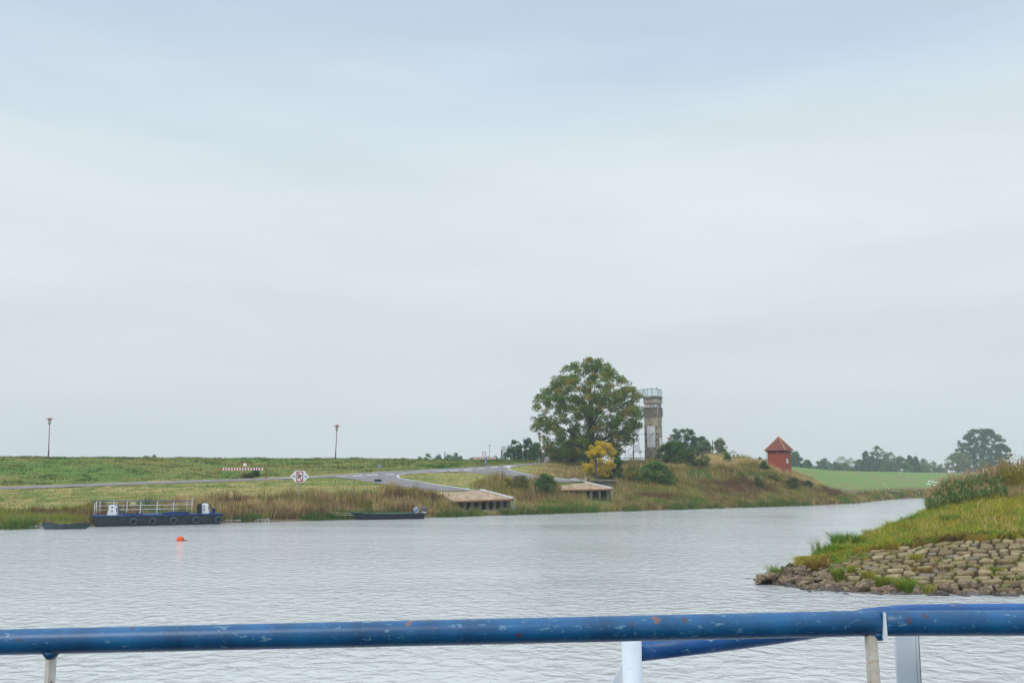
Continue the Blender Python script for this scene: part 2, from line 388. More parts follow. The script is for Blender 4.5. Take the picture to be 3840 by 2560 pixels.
def ribbon(mb_, pts, w, n=24, off=.075):
    q = []
    tot = len(pts)-1
    for i in range(n+1):
        s = i/n*tot; k = min(int(s), tot-1); f = s-k
        q.append(G(pts[k][0]*(1-f)+pts[k+1][0]*f, pts[k][1]*(1-f)+pts[k+1][1]*f))
    vs = []
    for i, p in enumerate(q):
        d = (q[min(i+1, n)]-q[max(i-1, 0)]); d.z = 0; d.normalize(); s = Vector((-d.y, d.x, 0))*w/2
        for u in (-1, 1):
            r = p+s*u; vs.append((r.x, r.y, hgt1(r.x, r.y)+off))
    mb_.add(vs, [(2*i, 2*i+2, 2*i+3, 2*i+1) for i in range(n)])
mk = MB()
ribbon(mk, [(1675,1768.5),(1594,1772.5),(1520,1777),(1496,1782),(1490,1788),(1500,1794),(1533,1800),(1594,1810),(1675,1824),(1761,1835)], .2, 50)
ribbon(mk, [(1940,1747),(1920,1749),(1904,1755),(1910,1761),(1940,1771),(2004,1783),(2100,1795),(2135,1799)], .2, 40)
ribbon(mk, [(960,1800),(1230,1789.5)], .2, 16)
for x0, x1, y in [(1261,1296,1788),(1324,1359,1785),(1376,1418,1782.5),(1445,1478,1779.5),(1687,1718,1766),(1740,1768,1762),(1789,1818,1758.5),(1840,1868,1754),(1888,1912,1750)]:
    ribbon(mk, [(x0, y+.8), (x1, y-.8)], .42, 5)
tag(mk.build('road_markings', M_mark), 'white edge lines and dashed lines on the grey road', 'road markings', kind='structure')

# ------------------------------------------------------------------ blades
def blades(Pb, H, Wd, lean, Cc, two=False):
    """triangular blades: base points, heights, widths, lean (n,2), colours"""
    n = len(Pb); th = rng.uniform(0, PI, n); dx = np.c_[np.cos(th), np.sin(th), 0*th]*Wd[:, None]/2
    tip = Pb+np.c_[lean*H[:, None], H]
    c2 = np.clip(Cc*rng.uniform(.85, 1.15, (n, 1)), 0, 1)
    if two:
        mid = Pb+np.c_[lean*H[:, None]*.32, H*.6]
        tip = Pb+np.c_[lean*H[:, None]*1.25, H*rng.uniform(.85, 1.0, n)]
        V = np.stack([Pb-dx, Pb+dx, mid+dx*.8, mid-dx*.8, tip], 1).reshape(-1, 3)
        b0 = np.arange(n)[:, None]*5
        T = np.concatenate([b0+[0, 1, 2], b0+[0, 2, 3], b0+[3, 2, 4]], 0)
        return V, T, np.repeat(c2, 5, 0)
    V = np.stack([Pb-dx, Pb+dx, tip], 1).reshape(-1, 3)
    return V, np.arange(3*n).reshape(-1, 3), np.repeat(c2, 3, 0)
def pick(pal, w):
    pal = np.array(pal); k = (np.clip(w, 0, .9999)*len(pal)).astype(int); return pal[k]
def scatter(px0, px1, j0, j1, n, e0=0.0, e1=0.0):
    """random ground points between terrain levels j0 and j1 over a range of photo columns"""
    a = (rng.uniform(px0, px1, n)-1920)/F*cP; y, z = rows(a); u = rng.uniform(0, 1, n)
    Y = (y[:, j0]+e0)*(1-u)+(y[:, j1]+e1)*u; X = a*Y
    return X, Y, a*F/cP+1920, y
def road_free(X, Y, px):
    """keep plants off the asphalt and ramps"""
    py = 1280-F*np.tan(np.arctan((height(X, Y)-EYE)/Y)-PITCH)
    fe = np.interp(px, [0,480,960,1200,1500,1700,1860,2020,2060], [1826.5,1809.5,1794,1784,1766,1756,1746,1735,1733])
    ne = np.interp(px, [0,480,960,1200,1260,1308,1361,1402,1471,1504,1640,1802], [1835.5,1818,1801,1791,1790,1795,1803,1810,1820,1824,1841,1841])
    up = np.interp(px, [1490,1496,1520,1600,1685,1749,1802,1840,1864], [1788,1782,1777,1773,1769,1771,1776,1783,1788])
    lo = np.interp(px, [1490,1500,1533,1594,1675,1761,1802], [1788,1794,1800,1810,1824,1835,1837])
    u2 = np.interp(px, [1904,1927,2000,2060], [1754,1747.5,1742,1738]); l2 = np.interp(px, [1904,1910,1940,2004,2100,2165], [1754,1760,1771,1783,1795,1802])
    w2 = np.interp(px, [1864,1904,1950,2083,2165], [1788,1794,1800,1807,1807])
    on = (py > fe-1) & (py < ne+1.5) & (px < 1490)
    on |= (px >= 1490) & (px < 1864) & (py > fe-1) & (py < up+1)
    on |= (px >= 1490) & (px < 1810) & (py > lo-2) & (py < ne+1)
    on |= (px >= 1864) & (px < 1904) & (py > fe-1) & (py < w2)
    on |= (px >= 1904) & (px < 2060) & (py > fe-1) & (py < u2+1)
    on |= (px >= 1904) & (px < 2165) & (py > l2-2) & (py < w2)
    # ramps
    on |= (py > 1836) & (py < 1884) & (px > 1640+(py-1839)*1.65) & (px < 1805+(py-1839)*3.4)
    on |= (py > 1800) & (py < 1845) & (px > 2080+(py-1803)*.7) & (px < 2168+(py-1803)*4.2)
    on |= (px > 1708) & (px < 1938) & (py > 1868) & (py < 1925) & (rng.random(len(px)) < .97)
    on |= (px > 2195) & (px < 2300) & (py > 1832) & (py < 1893) & (rng.random(len(px)) < .96)
    on |= (px > 2215) & (px < 2300) & (py > 1795) & (py < 1835)
    return ~on
TAN = [lin(*c) for c in ((176,152,104),(160,136,90),(150,128,92),(190,168,118),(142,132,78),(128,104,76))]
OLV = [lin(*c) for c in ((124,126,50),(106,114,44),(150,142,58),(132,120,54),(98,104,44))]
GRN = [lin(*c) for c in ((78,112,48),(92,122,50),(66,98,46),(106,132,58))]
MAR = [lin(*c) for c in ((114,80,60),(98,68,52),(128,92,64),(88,74,48))]
YGL = [lin(*c) for c in ((132,138,52),(118,132,50),(140,134,60))]
STR = [lin(*c) for c in ((204,184,134),(192,170,120),(182,158,108))]
vs, ts, cs = [], [], []; off = 0
def put(V, T, C_):
    global off
    vs.append(V); ts.append(T+off); cs.append(C_); off += len(V)
def flush(name, label, cat, mat=None, kind='stuff', parent=None):
    global vs, ts, cs, off
    o = npmesh(name, np.concatenate(vs), np.concatenate(ts), np.concatenate(cs), mat or M_blade, parent)
    vs, ts, cs = [], [], []; off = 0
    if label: tag(o, label, cat, kind=kind)
    return o
def mixpal(n, X, Y, pals, seed, sc=.22, sy=.5):
    """each place takes a palette by patch noise"""
    w = fbm(X*sc, Y*sy, seed, 3); w = (w-.28)/.44+rng.normal(0, .09, n)
    which = (np.clip(w, 0, .9999)*len(pals)).astype(int); out = np.zeros((n, 3))
    for i, p in enumerate(pals):
        m = which == i
        if m.any(): out[m] = pick(p, rng.uniform(0, 1, m.sum()))
    return out
# --- tall dry growth of the left bank, between water and meadow
def brush(px0, px1, j0, j1, n, pals, h0, h1, seed, e0=0, e1=0, w=.05, lean=.22, two=False):
    X, Y, px, y = scatter(px0, px1, j0, j1, n, e0, e1)
    edge = np.minimum(px-px0, px1-px)+rng.normal(0, 14, n)+55*(fbm(X*.3, Y*.3, seed+9, 2)-.5)
    k = road_free(X, Y, px) & (edge > 18); X, Y, px, edge = X[k], Y[k], px[k], edge[k]; n = len(X); z = height(X, Y)
    hh = np.clip(edge/70, .3, 1)*(h0*.7+(h1*1.15-h0*.7)*fbm(X*.7, Y*.9, seed+5, 3)**2*2)*rng.uniform(.55, 1.15, n)
    cc = mixpal(n, X, Y, pals, seed)*1.32
    V, T, C_ = blades(np.c_[X, Y, z-.05], hh, np.full(n, w)*rng.uniform(.6, 1.5, n), rng.normal(0, lean, (n, 2)), cc, two); put(V, T, C_)
brush(-150, 420, 1, 2, 9000, [OLV, YGL, OLV, YGL, MAR], .15, .6, 40, .8, 1)
brush(290, 740, 1, 2, 12000, [OLV, TAN, GRN, TAN, MAR], .3, 1.0, 41, .8, 1)
brush(600, 1760, 1, 2, 46000, [TAN, STR, TAN, MAR, TAN, OLV], .5, 1.25, 42, .8, 2.0)
brush(1390, 1720, 2, 3, 12000, [MAR, OLV, TAN], .3, 1.1, 43, -1, -2.5)
brush(900, 1760, 2, 2, 2200, [MAR, TAN, OLV, MAR], .9, 1.7, 48, -3, 2.4, .07, .1)
brush(1760, 2140, 2, 3, 1500, [MAR, TAN, OLV], .8, 1.5, 49, 0, 0, .06, .1)
brush(2350, 2950, 3, 5, 2500, [STR, TAN, OLV, MAR], .7, 1.4, 57, 0, 0, .07, .12)
brush(1620, 2380, 1, 2, 28000, [TAN, OLV, TAN, OLV, GRN], .4, .9, 44, .6, 1.5)
brush(1760, 2390, 2, 3, 18000, [TAN, MAR, OLV, TAN, OLV], .4, 1.0, 45, 0, 1)
brush(2000, 2460, 3, 4, 7000, [TAN, MAR, TAN, OLV], .3, .7, 46, 0, 0)
brush(1950, 2500, 3, 5, 16000, [TAN, TAN, OLV, STR], .3, .55, 47, 2, 0)
tag_n = flush('dry_grass', 'tall dry tan and brown grass along the far bank by the boats', 'grass')
# --- the scrubby hill
brush(2250, 3290, 1, 2, 34000, [TAN, MAR, OLV, TAN, OLV, GRN], .4, .9, 50, .5, 1)
brush(2250, 3230, 2, 3, 34000, [MAR, MAR, OLV, MAR, OLV, TAN, OLV], .3, .75, 51, -.5, .5)
brush(2280, 3170, 3, 4, 30000, [MAR, OLV, OLV, TAN, OLV, GRN], .3, .8, 52, -.5, .5)
brush(2280, 3110, 4, 5, 26000, [TAN, OLV, STR, TAN, STR, OLV], .35, .9, 53, -.5, .5)
brush(2600, 2990, 4, 6, 26000, [STR, STR, STR, TAN, OLV], .6, 1.15, 54, 1, 0)
brush(2400, 2700, 5, 6, 5000, [TAN, TAN, STR], .3, .5, 55)
flush('scrub', 'brown, straw and olive scrub covering the hill below the watchtower', 'scrub')
brush(3150, 4300, 1, 4, 16000, [OLV, TAN, OLV, MAR, GRN], .35, .8, 56, .4, 0, .12)
flush('bank_scrub', 'low brown scrub at the foot of the far green dike', 'scrub')
# --- green sedge clumps at the waterline
cl = []
for px in np.arange(-50, 3300, 16):
    if 140 < px < 850: continue
    if vnoise(px*.011, 0, 77) < (.45 if px > 850 else .72): continue
    cl.append(px+rng.uniform(-8, 8))
for px in cl:
    a = (px-1920)/F*cP; y, z = rows([a]); Y0 = y[0, 1]+rng.uniform(.3, 1.2); n = 150
    X = a*Y0+rng.normal(0, .34, n); Y = Y0+rng.normal(0, .3, n); hh = rng.uniform(.35, .95, n)*(.7+.5*rng.random())
    V, T, C_ = blades(np.c_[X, Y, np.maximum(height(X, Y), -.1)-.05], hh, rng.uniform(.04, .07, n), rng.normal(0, .22, (n, 2)), pick(GRN[:3]+OLV[:1], rng.uniform(0, 1, n)), False); put(V, T, C_)
flush('sedge', 'dark green sedge clumps growing along the far waterline', 'sedge')
# --- short grass of dike and meadow
X, Y, px, y = scatter(-80, 2060, 4, 6, 60000, .5, 0); k = road_free(X, Y, px); X, Y = X[k], Y[k]; n = len(X)
dark = fbm(X*.5, Y*1.2, 61, 3)
cc = mixpal(n, X, Y, [[lin(66,106,46), lin(78,114,48)], [lin(92,122,52), lin(102,126,54)], [lin(106,124,56), lin(122,128,62)], [lin(134,130,66), lin(126,120,64)]], 62, .3, .9)
hh = np.where(dark > .6, .26, .11)*rng.uniform(.6, 1.4, n); cc[dark > .62] *= .8
V, T, C_ = blades(np.c_[X, Y, height(X, Y)-.03], hh, rng.uniform(.05, .12, n), rng.normal(0, .5, (n, 2)), cc); put(V, T, C_)
flush('dike_grass', 'rough green grass on the long dike slope', 'grass')
X, Y, px, y = scatter(-80, 1900, 2, 4, 40000, 1.5, 0); k = road_free(X, Y, px); X, Y = X[k], Y[k]; n = len(X)
cc = mixpal(n, X, Y, [[lin(92,116,46)], [lin(114,126,56)], [lin(134,134,66)], [lin(156,146,84)]], 66, .05, .9)
V, T, C_ = blades(np.c_[X, Y, height(X, Y)-.02], rng.uniform(.05, .14, n), rng.uniform(.05, .1, n), rng.normal(0, .5, (n, 2)), cc); put(V, T, C_)
flush('meadow_grass', 'mown yellow-green meadow grass between the bank and the road', 'grass')

# ------------------------------------------------------------------ trees and bushes
def leafcloud(centers, rads, per, size, pal, seed, flat=.75):
    r = np.random.default_rng(seed); Pn, S, Cc = [], [], []
    for c, rad in zip(centers, rads):
        n = max(3, int(per*rad*rad)); d = r.normal(size=(n, 3)); d /= np.linalg.norm(d, axis=1)[:, None]
        q = d*(rad*r.uniform(.25, 1.0, n)**.6)[:, None]; q[:, 2] *= flat
        Pn.append(c+q); S.append(size*r.uniform(.6, 1.4, n)); base = np.array(pal[r.integers(len(pal))])
        o = np.array(pal)[r.integers(len(pal), size=n)]
        Cc.append((base*.6+o*.4)*r.uniform(.75, 1.25, (n, 1)))
    Pn = np.concatenate(Pn); S = np.concatenate(S); Cc = np.concatenate(Cc); n = len(Pn)
    nn = r.normal(size=(n, 3)); nn[:, 2] = np.abs(nn[:, 2])+.4; nn /= np.linalg.norm(nn, axis=1)[:, None]
    t = np.cross(nn, r.normal(size=(n, 3))); t /= np.linalg.norm(t, axis=1)[:, None]; u = np.cross(nn, t)
    t *= S[:, None]/2; u *= S[:, None]/2*.62
    V = np.stack([Pn-t, Pn-u*.9+t*.15, Pn+t, Pn+u*.9-t*.1], 1).reshape(-1, 3)
    return V, np.arange(4*n).reshape(-1, 4), np.repeat(np.clip(Cc, 0, 1), 4, 0)
oakprof = [(0, .62), (.1, .8), (.25, .92), (.45, 1.0), (.58, 1.0), (.7, .84), (.82, .6), (.92, .42), (1, .2)]
def tree(name, px, Y, top, lw, rw, pal, label, cat='tree', group=None, base_z=None, crown0=.15, ncl=90, crad=(.5, .9), per=60, leaf=.3, seed=1, prof=None, trunk=.3, gap=.0, tilt=0, lean=0, limbs=14, shell=.55):
    """px,Y place the trunk; top = photo row of the tree top; lw/rw half widths (photo px)"""
    r = np.random.default_rng(seed+900)
    x = (px-1920)/F*cP*Y; zb = base_z if base_z is not None else hgt1(x, Y)-.1
    Ht = zp(Y, top)-zb; s = Y/F
    root = thing(name, (x, Y, zb), 0, label, cat, group)
    if not (lw > 90 and Ht > 12): lw *= 1.15; rw *= 1.15; ncl = int(ncl*2.2); crad = (crad[0]*.8, crad[1]*.8); shell = .3
    prof = prof or [(0, .8), (.2, .98), (.45, 1.0), (.7, .86), (.88, .6), (1, .2)]
    ph = [p[0] for p in prof]; pr_ = [p[1] for p in prof]
    cen, rad = [], []
    tries = 0
    while len(cen) < ncl and tries < ncl*40:
        tries += 1
        t_ = r.uniform(0, 1); az = r.uniform(0, 2*PI); wr = np.interp(t_, ph, pr_)
        if r.random() > wr+.15: continue
        side = math.cos(az); half = (rw if side > 0 else lw)*s; depth = (lw+rw)/2*s
        rr = (shell+(1-shell)*r.random()**.7) if r.random() < .8 else r.random()
        cr_ = r.uniform(*crad)
        ex = max(half*wr-cr_*.7, 0); ey = max(depth*wr-cr_*.7, 0)
        bump = .86+.24*fbm(az*1.3+seed, t_*(4 if Y < 300 else 1.5), seed, 2)
        c = np.array([math.cos(az)*ex*rr*bump, math.sin(az)*ey*rr*bump, Ht*(crown0+(1-crown0)*t_)-cr_*.6*(t_ > .6)])
        c[0] += lean*t_
        if gap and fbm(c[0]*.9/ max(Ht*.08,.4)+seed, c[2]*.9/ max(Ht*.08,.4), seed+3, 2) < gap: continue
        cen.append(c); rad.append(cr_)
    V, T, C_ = leafcloud(cen, rad, per*2.6, leaf, pal, seed)
    cr = npmesh('crown', V, T, C_, M_leaf, root, k=4)
    tb = MB(); rt = trunk
    mid = Vector((r.uniform(-.2, .2)*rt, 0, Ht*.35)); topp = Vector((lean*.6, 0, Ht*.8))
    tb.tube([(0, 0, -.4), (0, 0, Ht*.08), mid, topp.lerp(mid, .45), topp], [rt*1.3, rt, rt*.75, rt*.42, rt*.1], 9)
    order = r.permutation(len(cen))[:limbs]
    for k in order:
        c = Vector(cen[k]); z0 = min(max(c.z*r.uniform(.35, .62), Ht*.1), Ht*.62)
        p0 = Vector((0, 0, z0)) if z0 < Ht*.35 else mid.lerp(topp, (z0-Ht*.35)/(Ht*.45))
        m_ = p0.lerp(c, .5)+Vector((r.uniform(-.1, .1), r.uniform(-.1, .1), .08))*Ht*.4*r.uniform(-.2, 1)
        m2 = p0.lerp(c, .8)+Vector((r.uniform(-.06, .06), r.uniform(-.06, .06), .03))*Ht*.4
        r0 = rt*.42*(1-.6*z0/Ht)
        tb.tube([p0, m_, m2, c], [r0, r0*.6, r0*.35, r0*.12], 5, False)
    tb.build('trunk', M_bark, root, smooth=True)
    return root
def bush(name, px, py, wpx, hpx, pal, label, seed, Y=None, leaf=.16, per=130, cat='bush', group=None, ncl=26, crad=(.25, .45), flat=True):
    g_ = G(px, py, 60, 162) if Y is None else onground(px, Y)
    s = g_.y/F; W_ = wpx*s/2*1.12; Ht = hpx*s*1.15; r = np.random.default_rng(seed)
    root = thing(name, g_, 0, label, cat, group); cen, rad = [], []; ncl = int(ncl*2.0)
    for i in range(ncl):
        t_ = r.uniform(0, 1); az = r.uniform(0, 2*PI); wr = math.sqrt(max(0, 1-(t_*1.0)**2))*.9+.15
        rr = r.uniform(.35, 1); c_ = r.uniform(*crad)
        cen.append(np.array([math.cos(az)*max(W_-c_*.6, .1)*wr*rr, math.sin(az)*max(W_-c_*.6, .1)*wr*rr*.8, .12+max(Ht-c_*.8, .1)*t_])); rad.append(c_)
    V, T, C_ = leafcloud(cen, rad, per*5.5, leaf, pal, seed); npmesh('foliage', V, T, C_, M_leaf, root, k=4)
    tb = MB()
    for k in range(min(7, ncl)):
        c = Vector(cen[k]); tb.tube([(c.x*.08, c.y*.08, -.2), c*.5+Vector((0, 0, .05)), c], [.04, .028, .01], 5, False)
    tb.build('stems', M_bark, root)
    return root
OAK_ = [lin(*c) for c in ((84,114,50),(100,128,54),(68,100,46),(132,130,52),(160,128,52),(92,122,58),(78,110,50))]
OAK = [np.clip(c*1.25, 0, 1) for c in OAK_]
OAKD = [lin(*c) for c in ((70,104,64),(80,112,68),(60,96,62),(92,118,68))]
PALE = [lin(*c) for c in ((122,138,92),(134,144,98),(112,128,84),(146,144,100))]
MIDG = [lin(*c) for c in ((88,120,70),(102,130,76),(78,108,64),(114,134,76))]
AUT = [lin(*c) for c in ((150,120,62),(134,122,62),(164,118,58),(110,116,58))]
YEL = [lin(*c) for c in ((240,206,36),(228,190,34),(210,182,44),(236,212,64),(176,170,50),(140,146,50))]
DOME = [(0, 1.0), (.3, 1.05), (.6, 1.0), (.8, .8), (1, .5)]
# the great oak
oakprof = [(0, .62), (.1, .8), (.25, .92), (.45, 1.0), (.58, 1.0), (.7, .84), (.82, .6), (.92, .42), (1, .2)]
tree('oak_tree', 2217, 151, 1334, 240, 222, OAK, 'great oak with wide dark green and rusty crown beside the watchtower', seed=5, prof=oakprof,
     crown0=.06, ncl=640, crad=(.42, .95), per=92, leaf=.25, trunk=.5, limbs=30, shell=.55, gap=.3)
# dark trees behind the road signs
for i, (px, top, hw, Y, pal, lab) in enumerate([
    (1932, 1646, 44, 205, OAKD, 'dark green tree behind the blank white board and direction signs'),
    (1978, 1638, 42, 208, OAKD, 'tall dark green tree behind the slanting grey pole'),
    (2012, 1652, 30, 212, MIDG, 'green tree just left of the lamp by the oak'),
    (2064, 1668, 34, 215, MIDG, 'small green tree behind the round speed limit sign'),
    (2150, 1625, 46, 225, MIDG, 'blue-green tree showing under the left side of the great oak')]):
    tree('broadleaf_tree', px, Y, top, hw, hw, pal, lab, group='trees behind the road', seed=20+i, ncl=75, crad=(.5, 1.0), per=52, leaf=.34, trunk=.2, crown0=.05, base_z=3.2, limbs=8)
# trees right of the tower
for i, (px, top, hw, Y, pal, lab, dens) in enumerate([
    (2566, 1604, 66, 250, OAKD, 'big domed dark tree right behind the watchtower', 1),
    (2625, 1634, 44, 255, OAKD, 'lower dark tree leaning off the right side of the domed tree', 1),
    (2642, 1648, 38, 235, PALE+MIDG, 'pale olive tree behind the bare pole on the hill', 1.3),
    (2702, 1638, 38, 225, PALE, 'thin silvery birch-like tree right of the bare pole', .8),
    (2748, 1684, 20, 225, PALE, 'small grey-green tree beside the far white house', .6),
    (2768, 1700, 17, 230, MIDG, 'low bush-like tree right of the far white house', .9),
    (2853, 1711, 19, 230, MIDG, 'small dark tree left of the red brick hut', .9),
    (2450, 1668, 22, 200, MIDG, 'green tree seen between the stairs and the watchtower', .8),
    (2458, 1688, 19, 178, AUT, 'orange-brown little tree at the foot of the watchtower', .9)]):
    tree('broadleaf_tree', px, Y, top, hw, hw, pal, lab, group='trees beyond the hill', seed=40+i, ncl=int((150 if i < 2 else 80)*dens)+10, crad=(.4, 1.0) if hw > 25 else (.3, .55), per=60*dens+10, leaf=.32, trunk=.16, crown0=.05, base_z=3.0, limbs=10, prof=DOME if i < 3 else None)
# far row right
FAROAK = [(0, .72), (.25, .98), (.55, 1.0), (.75, .86), (.9, .62), (1, .38)]
for i, (px, top, hw, Y, pal, lab, dens) in enumerate([
    (2986, 1690, 34, 330, OAKD, 'dark tree rising right behind the red brick hut', 1),
    (3030, 1722, 22, 335, MIDG, 'lower tree sloping off right of the hut', 1),
    (3092, 1716, 34, 400, OAKD, 'leftmost broad tree of the row on the far green dike', 1),
    (3136, 1730, 30, 390, MIDG, 'low round tree in front of pale willows in the far row', 1),
    (3156, 1708, 32, 430, PALE, 'pale feathery willow behind the low round tree', .4),
    (3190, 1712, 28, 430, PALE, 'pale feathery willow left of the tall far trees', .4),
    (3225, 1720, 30, 410, OAKD, 'blue-green tree left of the tall column in the far row', 1),
    (3250, 1688, 17, 410, OAKD, 'narrow upright tree at the left of the tallest far pair', 1),
    (3296, 1669, 42, 405, OAKD, 'tallest tree in the middle of the far row', 1),
    (3342, 1692, 36, 400, PALE+OAKD, 'leaning tree right of the tallest one in the far row', .7),
    (3372, 1708, 42, 395, MIDG, 'wide olive-green tree in the middle of the far row', 1),
    (3414, 1704, 18, 400, OAKD, 'ragged dark tree right of the wide olive-green one', .8),
    (3437, 1710, 15, 400, OAKD, 'last dark spiky tree at the right of the far row', .9),
    (3168, 1734, 26, 400, MIDG, 'low rounded bush between the pale willows of the far row', 1),
    (3272, 1706, 24, 415, OAKD, 'middle-height tree filling the gap left of the tallest far tree', 1),
    (3318, 1716, 26, 405, MIDG, 'lower tree filling the gap right of the tallest far tree', 1),
    (3455, 1740, 26, 410, MIDG, 'low dark scrub under the pale willows at the end of the far row', 1),
    (3520, 1748, 28, 420, MIDG, 'lowest scrub patch left of the round grey-green tree', 1),
    (3466, 1716, 22, 440, PALE, 'pale willow right of the last dark tree', .8),
    (3500, 1724, 20, 450, PALE, 'thin pale willow in the gap of the far row', .6),
    (3530, 1734, 16, 450, PALE, 'thinnest pale willow just left of the round grey-green tree', .5),
    (3598, 1691, 56, 390, PALE, 'round pale grey-green tree left of the big far oak', 1.2),
    (3690, 1718, 19, 340, PALE, 'little pale tree standing above the two white boards', 1),
    (3692, 1606, 104, 400, OAKD, 'big far oak with wide dark blue-green crown at the right', 1.6)]):
    big = hw > 90; hw = hw if big or hw > 50 else hw*1.22
    tree('oak_tree' if big else 'broadleaf_tree', px, Y*1.42, top, hw, hw, pal, lab, group=None if big else 'trees beyond the far dike', seed=70+i, ncl=int(75*dens)+8+(420 if big else 0),
         crad=(.85, 1.63) if big else (.85, 1.85), per=12*max(dens, .5), leaf=.7, trunk=.5 if big else .2, crown0=.03, limbs=16 if big else 6, gap=.14 if big else 0, base_z=1.0,
         prof=FAROAK if big else None)
# far left trees over the dike
for i, (px, top, hw, Y, lab) in enumerate([
    (545, 1704, 26, 520, 'left of two far treetops peeping over the left dike'), (575, 1703, 28, 530, 'right of two far treetops peeping over the left dike'),
    (1516, 1712, 26, 540, 'lowest hazy tree at the left of the far clump'), (1572, 1706, 24, 540, 'hazy tree left of the round hazy crown'), (1604, 1699, 34, 540, 'broad hazy crown left of the wooden post'),
    (1645, 1701, 24, 545, 'hazy crown just left of the wooden post'), (1682, 1700, 26, 545, 'hazy crown just right of the wooden post'), (1708, 1692, 26, 540, 'highest hazy tree of the far clump'), (1726, 1708, 18, 540, 'last hazy tree at the right of the far clump'),
    (1770, 1714, 20, 600, 'far hazy pine behind the left end of the striped barrier'), (1800, 1710, 20, 600, 'far hazy pine left of the round sign over the barrier'), (1830, 1709, 20, 600, 'far hazy pine behind the square sign on a post'),
    (1858, 1708, 22, 600, 'far hazy pine behind the right end of the barrier'), (1885, 1706, 20, 600, 'far hazy pine behind the brown box post')]):
    tree('pine_tree' if px > 1750 else 'broadleaf_tree', px, Y, top, hw, hw, OAKD if px > 1750 else MIDG, lab, group='far trees beyond the left dike', seed=110+i, ncl=42, crad=(.7, 1.6), per=16, leaf=.75, trunk=.25, crown0=.1, base_z=1.2, limbs=5)
# bushes and shrubs on the hill
GG = [lin(*c) for c in ((88,126,58),(104,140,62),(76,114,54),(118,148,66))]
DG = [lin(*c) for c in ((64,104,52),(76,116,56),(84,122,58),(58,92,48))]
OG = [lin(*c) for c in ((110,116,60),(128,124,66),(96,104,54),(136,126,74))]
bush('yellow_shrub', 2256, 1790, 140, 118, YEL, 'bright yellow autumn shrub on the bank in front of the great oak', 201, ncl=52, crad=(.3, .6), leaf=.17, per=90, cat='shrub')
bush('shrub', 2318, 1798, 54, 76, DG, 'dark green shrub touching the right side of the yellow one', 202, ncl=26)
bush('shrub', 2368, 1806, 70, 66, OG+YEL[2:3], 'thin olive and yellow shrub right of the dark green one', 203, ncl=22, per=60)
bush('shrub', 2045, 1856, 78, 70, DG+GG, 'round green shrub between the two concrete ramps', 204, ncl=30)
bush('shrub', 1905, 1836, 30, 44, YEL[2:]+OG, 'small yellow-green shrub on the bank between the ramps', 205, ncl=9, per=60)
bush('shrub', 1950, 1832, 90, 44, OG, 'loose olive shrub left of the round green shrub', 206, ncl=26, per=55)
bush('shrub', 2532, 1722, 132, 72, GG+DG[:1], 'wide dark green bush hiding the foot of the watchtower', 207, Y=152, ncl=60, crad=(.35, .6))
bush('shrub', 2458, 1812, 130, 72, GG, 'fresh green bush on the slope below the watchtower', 208, ncl=52, crad=(.3, .55))
bush('shrub', 2520, 1806, 44, 50, OG+YEL[3:], 'yellow-olive bush right of the fresh green one', 209, ncl=16, per=70)
bush('shrub', 2594, 1752, 56, 50, DG+OG, 'green shrub on the crest right of the wide dark bush', 210, ncl=20)
bush('shrub', 2640, 1758, 54, 46, DG+OG[:2], 'ragged green shrub among the straw grass', 211, ncl=18, per=80)
bush('shrub', 2728, 1738, 34, 36, GG, 'small bright shrub on the crest near the far white house', 212, ncl=12)
bush('shrub', 2866, 1766, 36, 36, DG, 'small dark shrub at the left foot of the brick hut', 213, ncl=12)
bush('shrub', 2842, 1826, 40, 34, DG+OG, 'small dark shrub halfway down the hill', 214, ncl=12)
bush('shrub', 2975, 1832, 60, 36, OG+GG[:1], 'grey-green low shrub on the slope below the hut', 215, ncl=18)
bush('shrub', 3032, 1832, 28, 28, DG, 'little dark shrub at the right end of the slope', 216, ncl=9)
bush('shrub', 2775, 1796, 50, 24, YEL[4:]+OG, 'low yellow-olive shrub in the middle of the hill', 217, ncl=12)
bush('shrub', 2905, 1806, 60, 26, YEL[4:]+OG, 'low yellow-olive shrub under the hut', 218, ncl=14)
for i, (px, w_, h_, pal, lab) in enumerate([(2082, 70, 50, OG, 'brownish bush behind the standing stone'), (2128, 60, 52, OG+AUT[:1], 'tall brown-green bush behind the kerb under the oak'), (2176, 72, 48, GG, 'green bush at the foot of the great oak'), (2222, 46, 40, DG, 'dark bush right under the oak trunk')]):
    bush('shrub', px, 1738, w_, h_, pal, lab, 230+i, Y=163, ncl=30, crad=(.3, .6), per=80)
bush('shrub', 958, 1786, 34, 26, DG, 'dark bramble growing under the striped barrier on the dike', 240, ncl=12, leaf=.12)
bush('shrub', 930, 1790, 60, 16, OG+DG, 'low weedy growth under the middle of the striped barrier', 241, ncl=14, leaf=.12)

